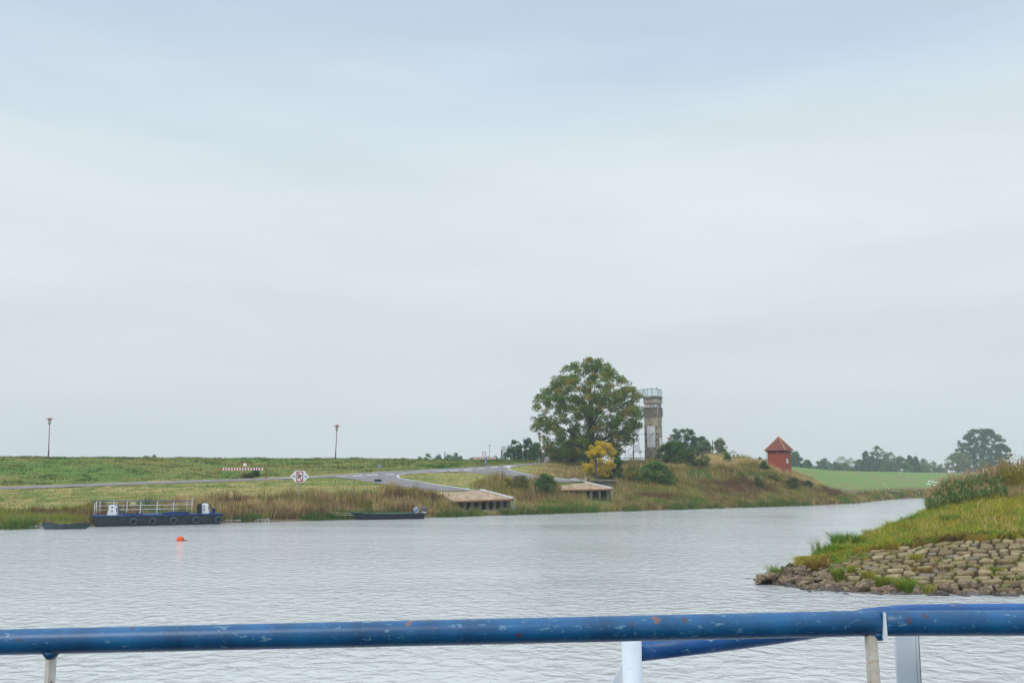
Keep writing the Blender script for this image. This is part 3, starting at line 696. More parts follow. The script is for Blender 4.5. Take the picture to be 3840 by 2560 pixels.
# ------------------------------------------------------------------ ramps (old ferry landings)
M_conc = pmat('ramp_concrete', srgb(184, 160, 128), .85, noise=.1, scale=1.6, col2=srgb(146, 120, 92), bump=.2, lo=.42, hi=.58)
M_concd = pmat('old_concrete', srgb(140, 132, 120), .9, noise=.2, scale=2.5, bump=.3)
M_concw = pmat('pale_kerb_concrete', srgb(205, 203, 198), .85, noise=.1, scale=3)
M_rustd = pmat('rusty_edge', srgb(150, 104, 78), .8, noise=.15, scale=3)
M_dark = pmat('dark_void', srgb(44, 44, 46), .95, noise=.2, scale=3)  # near-black for openings; puts the shade under deck and eaves into colour
def ramp_obj(c, zpost, label, nposts):
    """c: far-left, far-right, front-right, front-left corners (world)"""
    ctr = sum(c, Vector())/4; root = thing('concrete_ramp', (ctr.x, ctr.y, 0), 0, label, 'ramp', 'old ferry ramps on the far bank')
    o = Vector((ctr.x, ctr.y, 0)); q = [p-o for p in c]
    m = MB(); n = Vector((0, 0, .22)); m.add(q+[p-n for p in q], [(0,1,2,3),(7,6,5,4),(0,4,5,1),(1,5,6,2),(2,6,7,3),(3,7,4,0)]); m.build('deck', M_conc, root)
    d = (q[2]-q[3]); out = (q[3]-q[0]).normalized()
    m = MB(); a, b_ = q[3]+out*.06, q[2]+out*.06; m.tube([a+Vector((0,0,-.1)), b_+Vector((0,0,-.1))], [.13, .13], 6); m.build('edge_beam', M_rustd, root)
    m = MB(); e0, e1 = q[1], q[2]; kk = 8
    m.tube([e0+Vector((0,0,.06)), e1+Vector((0,0,.06))], [.14, .14], 6); m.build('kerb', M_concw, root)
    for i in range(nposts):
        p = q[3]+d*((i+.5)/nposts if nposts > 4 else (i+.5)/nposts)-out*.35
        z0 = zpost-.3
        m = MB(); m.box((p.x, p.y, (p.z-.22+z0)/2), (.34, .34, p.z-.225-z0)); m.build('post', M_concd, root, bevel=.015)
    p = q[2]-out*.2; m = MB(); m.cyl((p.x, p.y, zpost-.3), (p.x, p.y, p.z-.225), .06, n=6); m.build('corner_post', M_concw, root)
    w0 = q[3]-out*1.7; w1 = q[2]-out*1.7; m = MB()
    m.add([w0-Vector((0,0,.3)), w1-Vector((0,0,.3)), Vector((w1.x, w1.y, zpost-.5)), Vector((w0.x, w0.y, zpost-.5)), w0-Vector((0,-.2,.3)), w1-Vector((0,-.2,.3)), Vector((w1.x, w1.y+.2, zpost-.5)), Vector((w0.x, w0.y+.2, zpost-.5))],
          [(0,1,2,3),(7,6,5,4),(0,4,5,1),(1,5,6,2),(2,6,7,3),(3,7,4,0)]); m.build('deck_shade', M_dark, root)  # dark sheet behind the posts, painting in the shade beneath the deck
    return root
ramp_obj([P(1635,1839,111.5), P(1803,1838,114.5), P(1924,1869,109), P(1703,1877,103)], .45, 'lower concrete landing ramp on stubby posts, left of the pair', 8)
ramp_obj([P(2078,1803,129.5), P(2164,1803,131.5), P(2296,1832,124), P(2104,1835,120.5)], .6, 'upper concrete landing ramp on tall posts, right of the pair', 6)
# retaining wall with slab beside the upper ramp
p = P(2252, 1812, 131.5); root = thing('retaining_wall', (p.x, p.y, 0), face(p), 'old grey concrete wall with thick slab beside the upper ramp', 'wall')
zt = zp(131.5, 1797); m = MB(); m.box((.45, .6, zt-1.6), (2.6, .8, 2.7)); m.build('wall', M_concd, root, bevel=.03)
m = MB(); m.box((.2, .5, zt-.12), (3.5, 1.3, .24)); m.build('slab', M_concd, root, bevel=.03)
p = G(2235, 1796); zt = zp(p.y, 1727); root = thing('mooring_post', p, 0, 'dark iron post with square head standing in front of the yellow shrub', 'post')
M_iron = pmat('dark_iron', srgb(72, 74, 88), .6, .2)
m = MB(); m.box((0, 0, (zt-p.z)/2-.2), (.22, .22, zt-p.z+.4)); m.build('shaft', M_iron, root, bevel=.01)
m = MB(); m.box((0, 0, zt-p.z+.06), (.42, .36, .2)); m.build('head', M_iron, root, bevel=.02)
# rubble
def rock_mesh(seed, sub=2, name='boulder', chips=9):
    import bmesh
    r = random.Random(seed); bm = bmesh.new(); bmesh.ops.create_icosphere(bm, subdivisions=sub, radius=1)
    pl = []
    for i in range(chips):
        d = Vector((r.gauss(0, 1), r.gauss(0, 1), r.gauss(0, .8))).normalized(); pl.append((d, r.uniform(.55, .85)))
    for v in bm.verts:
        for d, h in pl:
            q = v.co.dot(d)
            if q > h: v.co -= d*(q-h)*.95
        v.co += Vector((r.uniform(-1, 1), r.uniform(-1, 1), r.uniform(-1, 1)))*.025
    me = bpy.data.meshes.new(name); bm.to_mesh(me); bm.free(); return me
def rubble(name, boxes, label, size, n):
    allv, allt, allc = [], [], []; o = 0; rr = random.Random(5)
    base = [rock_mesh(300+i, 1) for i in range(5)]
    arrs = []
    for me in base:
        v = np.array([x.co[:] for x in me.vertices]); f = np.array([p.vertices[:] for p in me.polygons]); arrs.append((v, f))
    for (x0, x1, y0, y1, cnt) in boxes:
        for i in range(cnt):
            g_ = G(rr.uniform(x0, x1), rr.uniform(y0, y1)); v, f = arrs[rr.randrange(5)]; s = size*rr.uniform(.6, 1.5)
            M_ = np.array((Matrix.Rotation(rr.uniform(0, 6), 3, 'Z') @ Matrix.Rotation(rr.uniform(-.5, .5), 3, 'X') @ Matrix.Diagonal((s, s*.8, s*.55))))
            allv.append(v @ M_.T+np.array([g_.x, g_.y, max(g_.z, 0)+s*.15])); allt.append(f+o); o += len(v); c_ = lin(150, 144, 136)*rr.uniform(.6, 1.25); allc.append(np.tile(c_, (len(v), 1)))
    return tag(npmesh(name, np.concatenate(allv), np.concatenate(allt), np.concatenate(allc), M_rockc), label, 'rubble', kind='stuff')
rubble('rubble', [(1740, 1945, 1903, 1926, 150), (2260, 2340, 1895, 1908, 60), (955, 1010, 1940, 1956, 45), (60, 170, 1968, 1980, 40), (850, 900, 1945, 1955, 25), (1950, 2350, 1904, 1912, 60), (2860, 2900, 1884, 1892, 20)], 'broken grey stone rubble at the far water edge below the ramps', .22, 0)
M_rubw = 0
m = MB()
for i in range(26):
    g_ = G(random.uniform(2138, 2205), random.uniform(1797, 1806)); m.box((g_.x, g_.y, g_.z+.12), (random.uniform(.3, .7), random.uniform(.3, .5), random.uniform(.12, .3)), random.uniform(0, 3))
tag(m.build('broken_slabs', M_concw, bevel=.03), 'pale broken slabs piled beside the top of the upper ramp', 'rubble', kind='stuff')
# kerb wall under the oak
a, b_ = G(2066, 1735), G(2200, 1733)
m = MB(); m.tube([a+Vector((0,0,.15)), b_+Vector((0,0,.15))], [.16, .16], 4); tag(m.build('kerb_stones', M_concd), 'low grey kerb wall right of the standing stone under the oak', 'kerb')

# ------------------------------------------------------------------ watchtower
TY = 158.0; TX = onground(2453, TY); TB = Vector((TX.x, TY, zp(TY, 1718)))
tr = thing('watchtower', TB, face(TB, -R(18.3)), 'tall square concrete border watchtower with glazed lookout and white banner', 'watchtower')
M_tow = pmat('tower_concrete', srgb(182, 170, 148), .9, noise=.15, scale=1.3, col2=srgb(148, 138, 122), bump=.2)
M_towd = pmat('stained_concrete', srgb(140, 130, 112), .9, noise=.3, scale=1.6, col2=srgb(92, 88, 82), bump=.2)
M_frame = pmat('grey_frame', srgb(158, 160, 160), .7, noise=.1)
def sq(mb_, z0, z1, w): mb_.box((0, 0, (z0+z1)/2), (w, w, z1-z0))
m = MB(); seams = [-1.5, 1.0, 1.8, 2.83, 3.8, 4.84, 5.66, 6.57]
for a, b_ in zip(seams[:-1], seams[1:]): sq(m, a+.018, b_-.018, 2.2)
sq(m, -1.4, 6.5, 2.15); m.build('shaft', M_tow, tr)
m = MB()
for z, w in ((4.84, .1), (3.8, .16), (2.83, .1)):
    for x0, x1 in ((-1.04, -.7), (.72, 1.02)): m = MB(); m.box(((x0+x1)/2, -1.1, z), (x1-x0, .03, w*1.3)); m.build('slot', M_dark, tr)
    m = MB(); m.box((1.1, -.95, z), (.03, .25, w)); m.build('slot', M_dark, tr)
m = MB(); m.box((0, -1.11, 5.14), (.26, .05, .16)); m.build('loophole', M_dark, tr)
m = MB(); m.box((1.11, .1, 5.12), (.05, .4, .2)); m.build('loophole', M_dark, tr)
m = MB(); sq(m, 6.6, 7.95, 2.36); m.build('lookout_wall', M_towd, tr)
m = MB()
for x in (-1.16, 1.16):
    for y in (-1.16, 1.16): m.box((x, y, 7.27), (.13, .13, 1.42))
for z in (6.6, 7.98):
    for s in (-1, 1): m.box((0, s*1.17, z), (2.46, .12, .09)); m.box((s*1.17, 0, z), (.12, 2.2, .09))
for z in (8.68,):
    for s in (-1, 1): m.box((0, s*1.15, z), (2.42, .1, .08)); m.box((s*1.15, 0, z), (.1, 2.18, .08))
for x in (-1.13, 1.13):
    for y in (-1.13, 1.13): m.box((x, y, 8.98), (.11, .11, .6))
m.build('corner_frame', M_frame, tr)
m = MB(); sq(m, 8.7, 9.33, 2.26); m.build('upper_wall', M_tow, tr)
m = MB(); sq(m, 9.36, 9.72, 2.46); m.build('roof_slab', M_towd, tr)
mg = bpy.data.materials.new('lookout_glass'); mg.use_nodes = True; bb = mg.node_tree.nodes['Principled BSDF']; bb.inputs['Base Color'].default_value = (.75, .82, .82, 1); bb.inputs['Roughness'].default_value = .05; bb.inputs['Transmission Weight'].default_value = .9; bb.inputs['IOR'].default_value = 1.05
mp_ = pmat('window_reveal_paint', srgb(232, 196, 172), .6, noise=.05)
for side in range(4):
    Mr = Matrix.Rotation(side*PI/2, 4, 'Z')
    for i in range(5):
        xc = -.84+i*.42; m = MB(); c = Mr @ Vector((xc, -1.0, 8.32))
        w = MB(); w.add([Mr @ Vector(v) for v in ((xc-.21,-1.03,8.02),(xc-.14,-1.03,8.02),(xc-.14,-1.03,8.64),(xc-.21,-1.03,8.64),(xc-.21,-.93,8.02),(xc-.14,-.93,8.02),(xc-.14,-.93,8.64),(xc-.21,-.93,8.64))], [(0,1,2,3),(7,6,5,4),(0,4,5,1),(1,5,6,2),(2,6,7,3),(3,7,4,0)])
        f = w.build('window', M_frame, tr)
        if side in (0, 1) and i in (0, 1, 4): pm_ = mp_
        else: pm_ = mg
        q = MB(); q.add([Mr @ Vector(v) for v in ((xc-.14,-.985,8.04),(xc+.21,-.985,8.04),(xc+.21,-.985,8.62),(xc-.14,-.985,8.62),(xc-.14,-.965,8.04),(xc+.21,-.965,8.04),(xc+.21,-.965,8.62),(xc-.14,-.965,8.62))], [(0,1,2,3),(7,6,5,4),(0,4,5,1),(1,5,6,2),(2,6,7,3),(3,7,4,0)])
        q.build('pane', pm_, f)
m = MB(); m.box((0, 0, 8.0), (2.1, 2.1, .06)); m.build('lookout_floor', M_tow, tr)
# railings with glass panels
mgl = bpy.data.materials.new('railing_glass'); mgl.use_nodes = True; bb = mgl.node_tree.nodes['Principled BSDF']; bb.inputs['Base Color'].default_value = (.95, .99, .98, 1); bb.inputs['Roughness'].default_value = .15; bb.inputs['Transmission Weight'].default_value = .85; bb.inputs['IOR'].default_value = 1.02
M_rail = pmat('grey_blue_steel', srgb(122, 144, 156), .5, .3, noise=.1)
def railing(name, path, z0, h, parent, step=.42, glass=True):
    m = MB(); gl = MB()
    for a, b_ in zip(path[:-1], path[1:]):
        a = Vector((*a, z0)); b_ = Vector((*b_, z0)); n = max(1, round((b_-a).length/step))
        m.tube([a+Vector((0,0,h)), b_+Vector((0,0,h))], .028, 5); m.tube([a+Vector((0,0,.06)), b_+Vector((0,0,.06))], .022, 5); m.tube([a+Vector((0,0,h*.6)), b_+Vector((0,0,h*.6))], .014, 4)
        for i in range(n+1): q = a.lerp(b_, i/n); m.cyl(q, q+Vector((0,0,h)), .022, n=5)
        if glass:
            d = (b_-a).normalized(); s = Vector((-d.y, d.x, 0))*.006
            gl.add([a+s+Vector((0,0,.1)), b_+s+Vector((0,0,.1)), b_+s+Vector((0,0,h-.05)), a+s+Vector((0,0,h-.05)), a-s+Vector((0,0,.1)), b_-s+Vector((0,0,.1)), b_-s+Vector((0,0,h-.05)), a-s+Vector((0,0,h-.05))], [(0,1,2,3),(7,6,5,4),(0,4,5,1),(1,5,6,2),(2,6,7,3),(3,7,4,0)])
    o = m.build(name, M_rail, parent)
    if glass: gl.build('glass_panel', mgl, o)
    return o
e = 1.18
railing('roof_railing', [(-e, -e), (e, -e), (e, e), (-e, e), (-e, -e)], 9.72, 1.15, tr)
SX, SY = -3.0, -.95                      # axis of the stair
m = MB(); m.box((-1.95, -.8, 9.68), (1.7, 1.1, .08)); m.build('upper_walkway', M_rail, tr)
railing('walkway_railing', [(-2.8, -1.3), (-1.2, -1.3)], 9.7, 1.12, tr, .34); railing('walkway_railing', [(-2.8, -.3), (-1.2, -.3)], 9.7, 1.12, tr, .34)
m = MB(); m.box((-1.95, -.8, 6.62), (1.7, 1.1, .1)); m.build('lower_walkway', M_rail, tr)
railing('walkway_railing', [(-2.8, -1.3), (-1.2, -1.3)], 6.67, 1.15, tr, .34); railing('walkway_railing', [(-2.8, -.3), (-1.2, -.3)], 6.67, 1.15, tr, .34)
st = MB(); st.cyl((SX, SY, -1), (SX, SY, 10.8), .07, n=8)
so_ = st.build('spiral_staircase', M_rail, tr)
tread = MB(); hr = []; bal = MB()
nst = 48
for i in range(nst):
    z = .1+i*.2; a = i*R(26)+R(200)
    if z > 9.6: break
    M_ = Matrix.Translation((SX, SY, z)) @ Matrix.Rotation(a, 4, 'Z')
    tread.add([M_ @ Vector(v) for v in ((.06,-.04,0),(.92,-.2,0),(.92,.2,0),(.06,.04,0),(.06,-.04,.05),(.92,-.2,.05),(.92,.2,.05),(.06,.04,.05))], [(0,3,2,1),(4,5,6,7),(0,1,5,4),(1,2,6,5),(2,3,7,6),(3,0,4,7)])
    p = M_ @ Vector((.92, 0, 0)); hr.append(p+Vector((0,0,1.0)))
    bal.cyl(p, p+Vector((0,0,1.0)), .014, n=4)
tread.build('tread', M_rail, so_); bal.tube(hr, .025, 5); bal.build('handrail', M_rail, so_)
m = MB(); m.cyl((SX, SY, 3.77), (-1.1, -.95, 3.77), .04, n=6); m.cyl((-3.2, -1.25, 1.1), (.4, -1.25, 1.1), .03, n=6); m.build('tie_bar', M_rail, tr)
m = MB()
for x in (-4.2, -2.9, -.95, .4): m.cyl((x, -1.5, -.3), (x, -1.5, 1.1), .035, n=5)
m.cyl((-4.6, -1.5, .08), (1.4, -1.5, .08), .06, n=6); m.cyl((-3.1, -1.5, 1.1), (.4, -1.5, 1.1), .03, n=5); m.build('base_railing', M_rail, tr)
# banner: faint drawing of ships over lines of small print
ban = MB(); ban.box((0.0, -1.16, 3.38), (1.32, .04, 3.3)); bo = ban.build('banner', M_white, tr)
M_faint = pmat('faded_print', srgb(172, 174, 178), .8, noise=.05)
d = MB()
sil = [(-.3, 3.62), (.5, 3.6), (.5, 3.78), (.42, 3.8), (.4, 3.95), (.3, 4.12), (.24, 3.98), (.16, 3.82), (.02, 3.84), (-.02, 3.78), (-.2, 3.8), (-.3, 3.7)]
d.prism(sil, -1.186, -1.181); d.build('picture', M_faint, bo)
d = MB()
for k, (z, w) in enumerate([(3.4, .8), (3.28, .76), (3.16, .8), (3.04, .7), (2.9, .8), (2.78, .5)]): d.box((-.02+(w-.8)/2, -1.184, z), (w, .006, .03))
d.box((-.12, -1.184, 2.56), (.28, .006, .06)); d.box((.3, -1.184, 2.0), (.16, .006, .05)); d.box((0, -1.184, 4.86), (.9, .006, .03)); d.build('small_print', M_faint, bo)
m = MB(); m.box((1.17, -.1, 2.6), (.04, .95, 1.2)); m.build('side_banner', M_white, tr)
m = MB(); m.box((-.6, -.5, 10.93), (.55, .14, .09)); m.cyl((.05, -.5, 9.75), (.05, -.5, 10.9), .05, n=6); m.box((.05, -.5, 10.98), (.36, .16, .1)); m.build('telescope', pmat('blue_grey_paint', srgb(84, 96, 118), .5), tr)
m = MB(); m.cyl((.95, -.9, 10.8), (.95, -.9, 11.0), .03, n=5); m.box((.95, -.9, 11.0), (.2, .16, .12)); m.build('floodlight', M_iron, tr)
p = P(2401, 1722, 156); p.z = TB.z-.3; root = thing('notice_board', p, face(p), 'small white notice on a post at the foot of the tower stairs', 'sign')
m = MB(); m.cyl((0, 0, 0), (0, 0, 1.9), .03, n=6); m.build('post', M_steel, root); m = MB(); m.box((0, -.05, 1.25), (.42, .03, .46)); m.build('board', M_white, root)

# ------------------------------------------------------------------ brick hut
HY = 155.0; HP = onground(2925, HY); zt = zp(HY, 1690); HP = Vector((HP.x, HY, zt-3.0))
hut = thing('brick_hut', HP, face(HP, -R(21.5)), 'small red brick hut with a pyramid tile roof on the end of the hill', 'hut')
mbk = bpy.data.materials.new('red_brick'); mbk.use_nodes = True; t = mbk.node_tree; b = t.nodes['Principled BSDF']; b.inputs['Roughness'].default_value = .9
c_ = t.nodes.new('ShaderNodeTexCoord'); br = t.nodes.new('ShaderNodeTexBrick'); mpn = t.nodes.new('ShaderNodeMapping'); t.links.new(c_.outputs['Object'], mpn.inputs[0]); mpn.inputs['Rotation'].default_value = (PI/2, 0, 0)
t.links.new(mpn.outputs[0], br.inputs[0]); br.inputs['Scale'].default_value = 4.2; br.inputs['Mortar Size'].default_value = .012
br.inputs['Color1'].default_value = srgb(166, 76, 50); br.inputs['Color2'].default_value = srgb(144, 64, 46); br.inputs['Mortar'].default_value = srgb(150, 96, 82)
t.links.new(br.outputs[0], b.inputs['Base Color'])
m = MB(); m.box((0, 0, 1.0), (2.7, 2.7, 4.0)); m.build('wall', mbk, hut)
M_tile = pmat('roof_tiles', srgb(148, 86, 72), .85, noise=.2, scale=5, col2=srgb(108, 64, 60))
M_ridge = pmat('mossy_ridge_tiles', srgb(196, 156, 112), .9, noise=.25, scale=5, col2=srgb(160, 106, 66))
m = MB(); n_ = 8; rs = 1.68; rh = 2.12
for i in range(n_):
    r0 = rs*(1-i/n_)+.05; r1 = rs*(1-(i+1)/n_); z0 = 3.0+rh*i/n_; z1 = 3.0+rh*(i+1)/n_
    r1 = max(r1, .03)
    vs_ = [(-r0,-r0,z0+.04),(r0,-r0,z0+.04),(r0,r0,z0+.04),(-r0,r0,z0+.04),(-r1,-r1,z1+.04),(r1,-r1,z1+.04),(r1,r1,z1+.04),(-r1,r1,z1+.04)]
    m.add(vs_, [(3,2,1,0),(4,5,6,7),(0,1,5,4),(1,2,6,5),(2,3,7,6),(3,0,4,7)])
rf = m.build('roof', M_tile, hut)
for sx in (-1, 1):
    for sy in (-1, 1):
        m = MB(); pts = [Vector((sx*rs*(1-k/9), sy*rs*(1-k/9), 3.08+rh*k/9)) for k in range(10)]
        for a, b_ in zip(pts[:-1], pts[1:]): m.cyl(a, b_, .085, .06, 7)
        m.build('ridge', M_ridge, rf)
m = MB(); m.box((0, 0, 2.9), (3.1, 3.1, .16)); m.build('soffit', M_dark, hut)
m = MB(); m.cyl((-1.3, -1.42, -.9), (-1.3, -1.42, 2.85), .05, n=6); m.build('downpipe', M_steel, hut)
m = MB(); m.box((1.38, -.35, 1.45), (.04, .72, .72)); sg = m.build('notice', M_white, hut)
m = MB()
for k, z in enumerate((1.68, 1.53, 1.36, 1.22)): m.box((1.405, -.35, z), (.008, .34 if k < 2 else .5, .07 if k < 2 else .03))
m.build('small_print', M_black, sg)
m = MB(); m.box((-1.85, -.6, 3.12), (.4, .5, .3)); m.build('lamp_box', M_steel, hut)
m = MB(); m.cyl((.2, -1.38, 2.72), (.2, -1.6, 2.72), .08, n=8); m.build('wall_lamp', M_steel, hut)
m = MB(); m.cyl((-1.85, -.6, -.6), (-1.85, -.6, 3.0), .03, n=6); m.build('gauge_pole', M_steel, hut)

# ------------------------------------------------------------------ street lamps
M_lred = pmat('dark_red_lamp_paint', srgb(112, 62, 76), .6, noise=.1)
M_cap = pmat('faded_red_cap', srgb(196, 128, 132), .6, noise=.1)
M_glassm = bpy.data.materials.new('lamp_glass'); M_glassm.use_nodes = True; bb = M_glassm.node_tree.nodes['Principled BSDF']; bb.inputs['Base Color'].default_value = (.62, .65, .66, 1); bb.inputs['Roughness'].default_value = .25; bb.inputs['Transmission Weight'].default_value = .3
def street_lamp(px, Y, base_py, top_py, lean, label):
    x = P(px, base_py, Y); g_ = hgt1(x.x, Y); z0 = min(zp(Y, base_py), g_)-.1; H_ = zp(Y, top_py)-z0
    root = thing('street_lamp', (x.x, Y, z0), 0, label, 'street lamp', 'street lamps along the dike'); root.rotation_euler = (0, lean, 0)
    m = MB(); m.lathe((0,0,0), [(.085, -.5), (.085, H_*.22), (.06, H_*.225), (.045, H_-1.0), (.05, H_-.86)], 10); m.build('pole', M_lred, root, smooth=False)
    hd = MB(); hd.lathe((0,0,0), [(.05, H_-.9), (.15, H_-.76), (.17, H_-.7)], 10); h_ = hd.build('lantern', M_lred, root)
    m = MB(); m.lathe((0,0,0), [(.18, H_-.72), (.21, H_-.25), (.2, H_-.22)], 12); m.build('glass', M_glassm, h_)
    m = MB(); m.lathe((0,0,0), [(.22, H_-.26), (.22, H_-.15), (.5, H_-.15), (.5, H_-.11), (.21, H_-.06), (.17, H_), (.05, H_+.01)], 14); m.build('cap', M_cap, h_)
    return root
street_lamp(182, 133.5, 1711, 1566, R(-1.6)*-1+R(-3.2), 'leftmost tall red lamp post on the dike crest')
street_lamp(1258, 142, 1712, 1592, R(1.3), 'red lamp post on the dike crest above the striped barrier, half way along')
street_lamp(2029, 151.5, 1734, 1620, R(-3.4), 'dark red lamp post leaning left beside the standing stone')
street_lamp(2511, 171, 1735, 1639, 0, 'lamp half hidden by the dark bush right of the watchtower')

# ------------------------------------------------------------------ barriers
def striped_plank(w, h, n, root, y=-.06, name='plank', z=1.0):
    o = MB(); o.box((0, 0, z), (w, .035, h)); pl = o.build(name, M_white, root)
    m = MB(); s = w/(2*n-1 if False else 2*n)
    for i in range(n): m.box((-w/2+s*(2*i+.35)+s*.0+.0, -.021, z), (s*.9, .008, h))
    m.build('red_stripes', M_red, pl); return pl
def disc_sign(root, z, r, x=0, y=-.09, name='round_sign'):
    m = MB(); m.cyl((x, y, z), (x, y+.02, z), r, n=24); s = m.build(name, M_red, root)
    m = MB(); m.cyl((x, y-.01, z), (x, y-.002, z), r*.76, n=24); m.build('white_field', M_white, s); return s
def barrier(pc, Y, wpx, label, rust, post_z):
    c = P(*pc, Y); g_ = hgt1(c.x, Y); root = thing('striped_barrier', (c.x, Y, g_), face(c), label, 'barrier', 'red and white barriers on the dike')
    zc = c.z-g_; w = wpx*Y/F
    pl = striped_plank(w, .3, 15 if rust else 13, root, z=zc)
    mt = M_rust if rust else M_rail
    hw = w/2+.42
    m = MB(); m.cyl((-hw, .08, zc+.02), (hw, .08, zc+.02), .05, n=7); m.build('boom', mt, root)
    for s in (-1, 1):
        m = MB(); m.cyl((s*hw, .08, -.5), (s*hw, .08, zc+.06), .07, n=7); m.build('post', mt, root)
    return root, zc, w
br1, zc, w_ = barrier((909, 1757.5), 121, 149, 'red and white striped barrier with round sign on the slope of the dike', True, 0)
disc_sign(br1, zc+.5, .27, .27); m = MB(); m.cyl((.27, -.05, zc), (.27, -.05, zc+.7), .025, n=5); m.build('sign_post', M_steel, br1)
m = MB(); m.cyl((-1.1, -.1, zc-.2), (.9, -.6, zc-.55), .035, n=6); m.build('strut', M_rust, br1)
br2, zc, w_ = barrier((1815, 1716.5), 146, 85, 'red and white striped barrier at the top of the road on the dike crest', False, 0)
disc_sign(br2, zc+.62, .3, .02)
m = MB(); m.cyl((.02, -.05, zc), (.02, -.05, zc+.9), .025, n=5); m.build('sign_post', M_steel, br2)
p = P(1822, 1742, 136); gz = hgt1(p.x, p.y); root = thing('guide_post', (p.x, p.y, gz), face(p), 'pale blue flat marker post at the road edge below the barrier', 'post')
M_blue_s = pmat('pale_blue_board', srgb(128, 162, 184), .6)
m = MB(); m.box((0, 0, .5), (.32, .05, 1.15)); m.build('board', M_blue_s, root); m = MB(); m.cyl((.02, -.05, -.3), (.02, -.05, 1.2), .03, n=6); m.build('pole', M_iron, root)

# ------------------------------------------------------------------ navigation sign "P struck through, 200 | 150"
p = P(1122, 1860, 96); gz = hgt1(p.x, p.y); NS = thing('mooring_sign', (p.x, p.y, gz), face(p, R(4)), 'white six-sided no mooring sign with red framed P and numbers 200 and 150', 'sign')
zc = zp(96, 1786)-gz; s = 96/F
m = MB(); m.cyl((-.04, .08, -.4), (-.06, .08, zc+.3), .055, n=8); m.build('pole', M_steel, NS)
hx = [(-34*s, zc+1*s), (-15*s, zc+22*s), (16*s, zc+22*s), (34*s, zc-1*s), (14*s, zc-21*s), (-14*s, zc-21*s)]
m = MB(); m.prism(hx, -.02, .02); bd = m.build('board', M_white, NS)
m = MB(); W2, H2, T_ = 12.6*s, 19*s, 3.4*s; zc2 = zc
m.box((0, -.026, zc2+H2-T_/2), (2*W2, .01, T_)); m.box((0, -.026, zc2-H2+T_/2), (2*W2, .01, T_))
for q in (-1, 1): m.box((q*(W2-T_/2), -.026, zc2), (T_, .01, 2*H2-2*T_))
m.build('red_frame', M_red, bd)
m = MB(); m.prism([(-9.2*s, zc2+14*s), (-6.6*s, zc2+15.6*s), (9.2*s, zc2-14*s), (6.6*s, zc2-15.6*s)], -.034, -.028); m.build('red_stroke', M_red, bd)
text_mesh('letter', 'P', 26*s, M_black, bd, (-.5*s, -.045, zc2-1*s), .004)
text_mesh('number', '200', 10.5*s, M_black, bd, (-21*s, -.026, zc2+.5*s), .004, .72); text_mesh('number', '150', 10.5*s, M_black, bd, (21*s, -.026, zc2-.5*s), .004, .72)

# ------------------------------------------------------------------ small road signs
p = G(1417, 1806); root = thing('temporary_sign', p, face(p, 0), 'round road sign seen from behind on a pole in a dark rubber foot', 'sign')
zt = zp(p.y, 1746)-p.z; s = p.y/F
m = MB(); m.box((0, 0, .16), (27*s, .45, .3)); m.build('foot', pmat('dark_rubber', srgb(40, 52, 58), .8), root, bevel=.03)
m = MB(); m.cyl((.08, 0, .2), (.16, 0, zt+.25), .04, n=6); m.build('pole', M_steel, root)
m = MB(); m.cyl((.15, .03, zt), (.15, .05, zt), 8*s, n=24); dk = m.build('disc', M_iron, root); m = MB(); m.cyl((.15, .02, zt), (.15, .028, zt), 6.8*s, n=24); m.build('disc_back', pmat('grey_sign_back', srgb(150, 166, 178), .6), dk)
M_grey_s = pmat('sign_back', srgb(196, 206, 206), .6, noise=.05)
def pole_sign(name, px, top, base, Y, label, build, r=.035, cat='sign', lean=0, mat=None):
    x = P(px, base, Y); gz = min(hgt1(x.x, Y), x.z); root = thing(name, (x.x, Y, gz-.2), face(x), label, cat); root.rotation_euler[1] = lean
    H_ = zp(Y, top)-gz+.2; m = MB(); m.cyl((0, 0, -.3), (0, 0, H_), r, n=6); m.build('pole', mat or M_steel, root); build(root, H_, Y/F); return root
def b1(root, H_, s): m = MB(); m.box((0, -.06, H_-3*s), (7*s, .04, 7*s)); m.build('board', M_grey_s, root)
pole_sign('square_sign', 1836, 1667, 1718, 150, 'small grey square sign on a thin post just behind the barrier', b1)
def b2(root, H_, s): m = MB(); m.box((0, -.06, H_-10*s), (20*s, .05, 20.5*s)); m.build('board', M_grey_s, root)
pole_sign('blank_board', 1890, 1673, 1724, 151, 'large blank whitish board above the brown box post', b2)
def b3(root, H_, s):
    m = MB(); m.box((0, 0, H_-10*s), (5*s, .35, 20*s)); m.build('box', pmat('brown_box', srgb(70, 66, 66), .7), root)
    m = MB(); m.box((-3*s, -.02, H_-10*s), (1.4*s, .36, 21*s)); m.build('side_board', M_rust, root); m = MB(); m.box((0, -.19, H_-13*s), (1.5*s, .02, 12*s)); m.build('label', M_grey_s, root)
pole_sign('box_post', 1882, 1688, 1725, 149, 'dark box with a rusty edge standing in front of the blank board', b3, .06)
def b4(root, H_, s):
    for x, z, q in ((-7.5, -5, 1), (7, 0, -1)):
        m = MB(); m.box((x*s, -.05, H_+z*s), (14*s, .04, 7.5*s)); pl = m.build('arrow_board', M_white, root)
        m = MB(); m.box((x*s, -.074, H_+z*s+.02), (10*s, .006, 1.6*s)); m.build('lettering', M_faint, pl)
pole_sign('direction_sign', 1935, 1664, 1724, 151, 'direction sign with two white boards pointing opposite ways', b4)
def b5(root, H_, s):
    for x in (-2.4, 2.6): m = MB(); m.box((x*s, -.06, H_*.52), (3.6*s, .03, 10*s)); m.build('plate', M_white, root)
pole_sign('tall_signal_pole', 1959, 1641, 1722, 152, 'tall grey pole with two small white plates at mid height', b5, .05, 'pole', R(3))
def b6(root, H_, s):
    for x in (-3, 2.6): m = MB(); m.box((x*s, -.06, H_-2.5*s), (3.4*s, .03, 7*s)); m.build('plate', M_white, root)
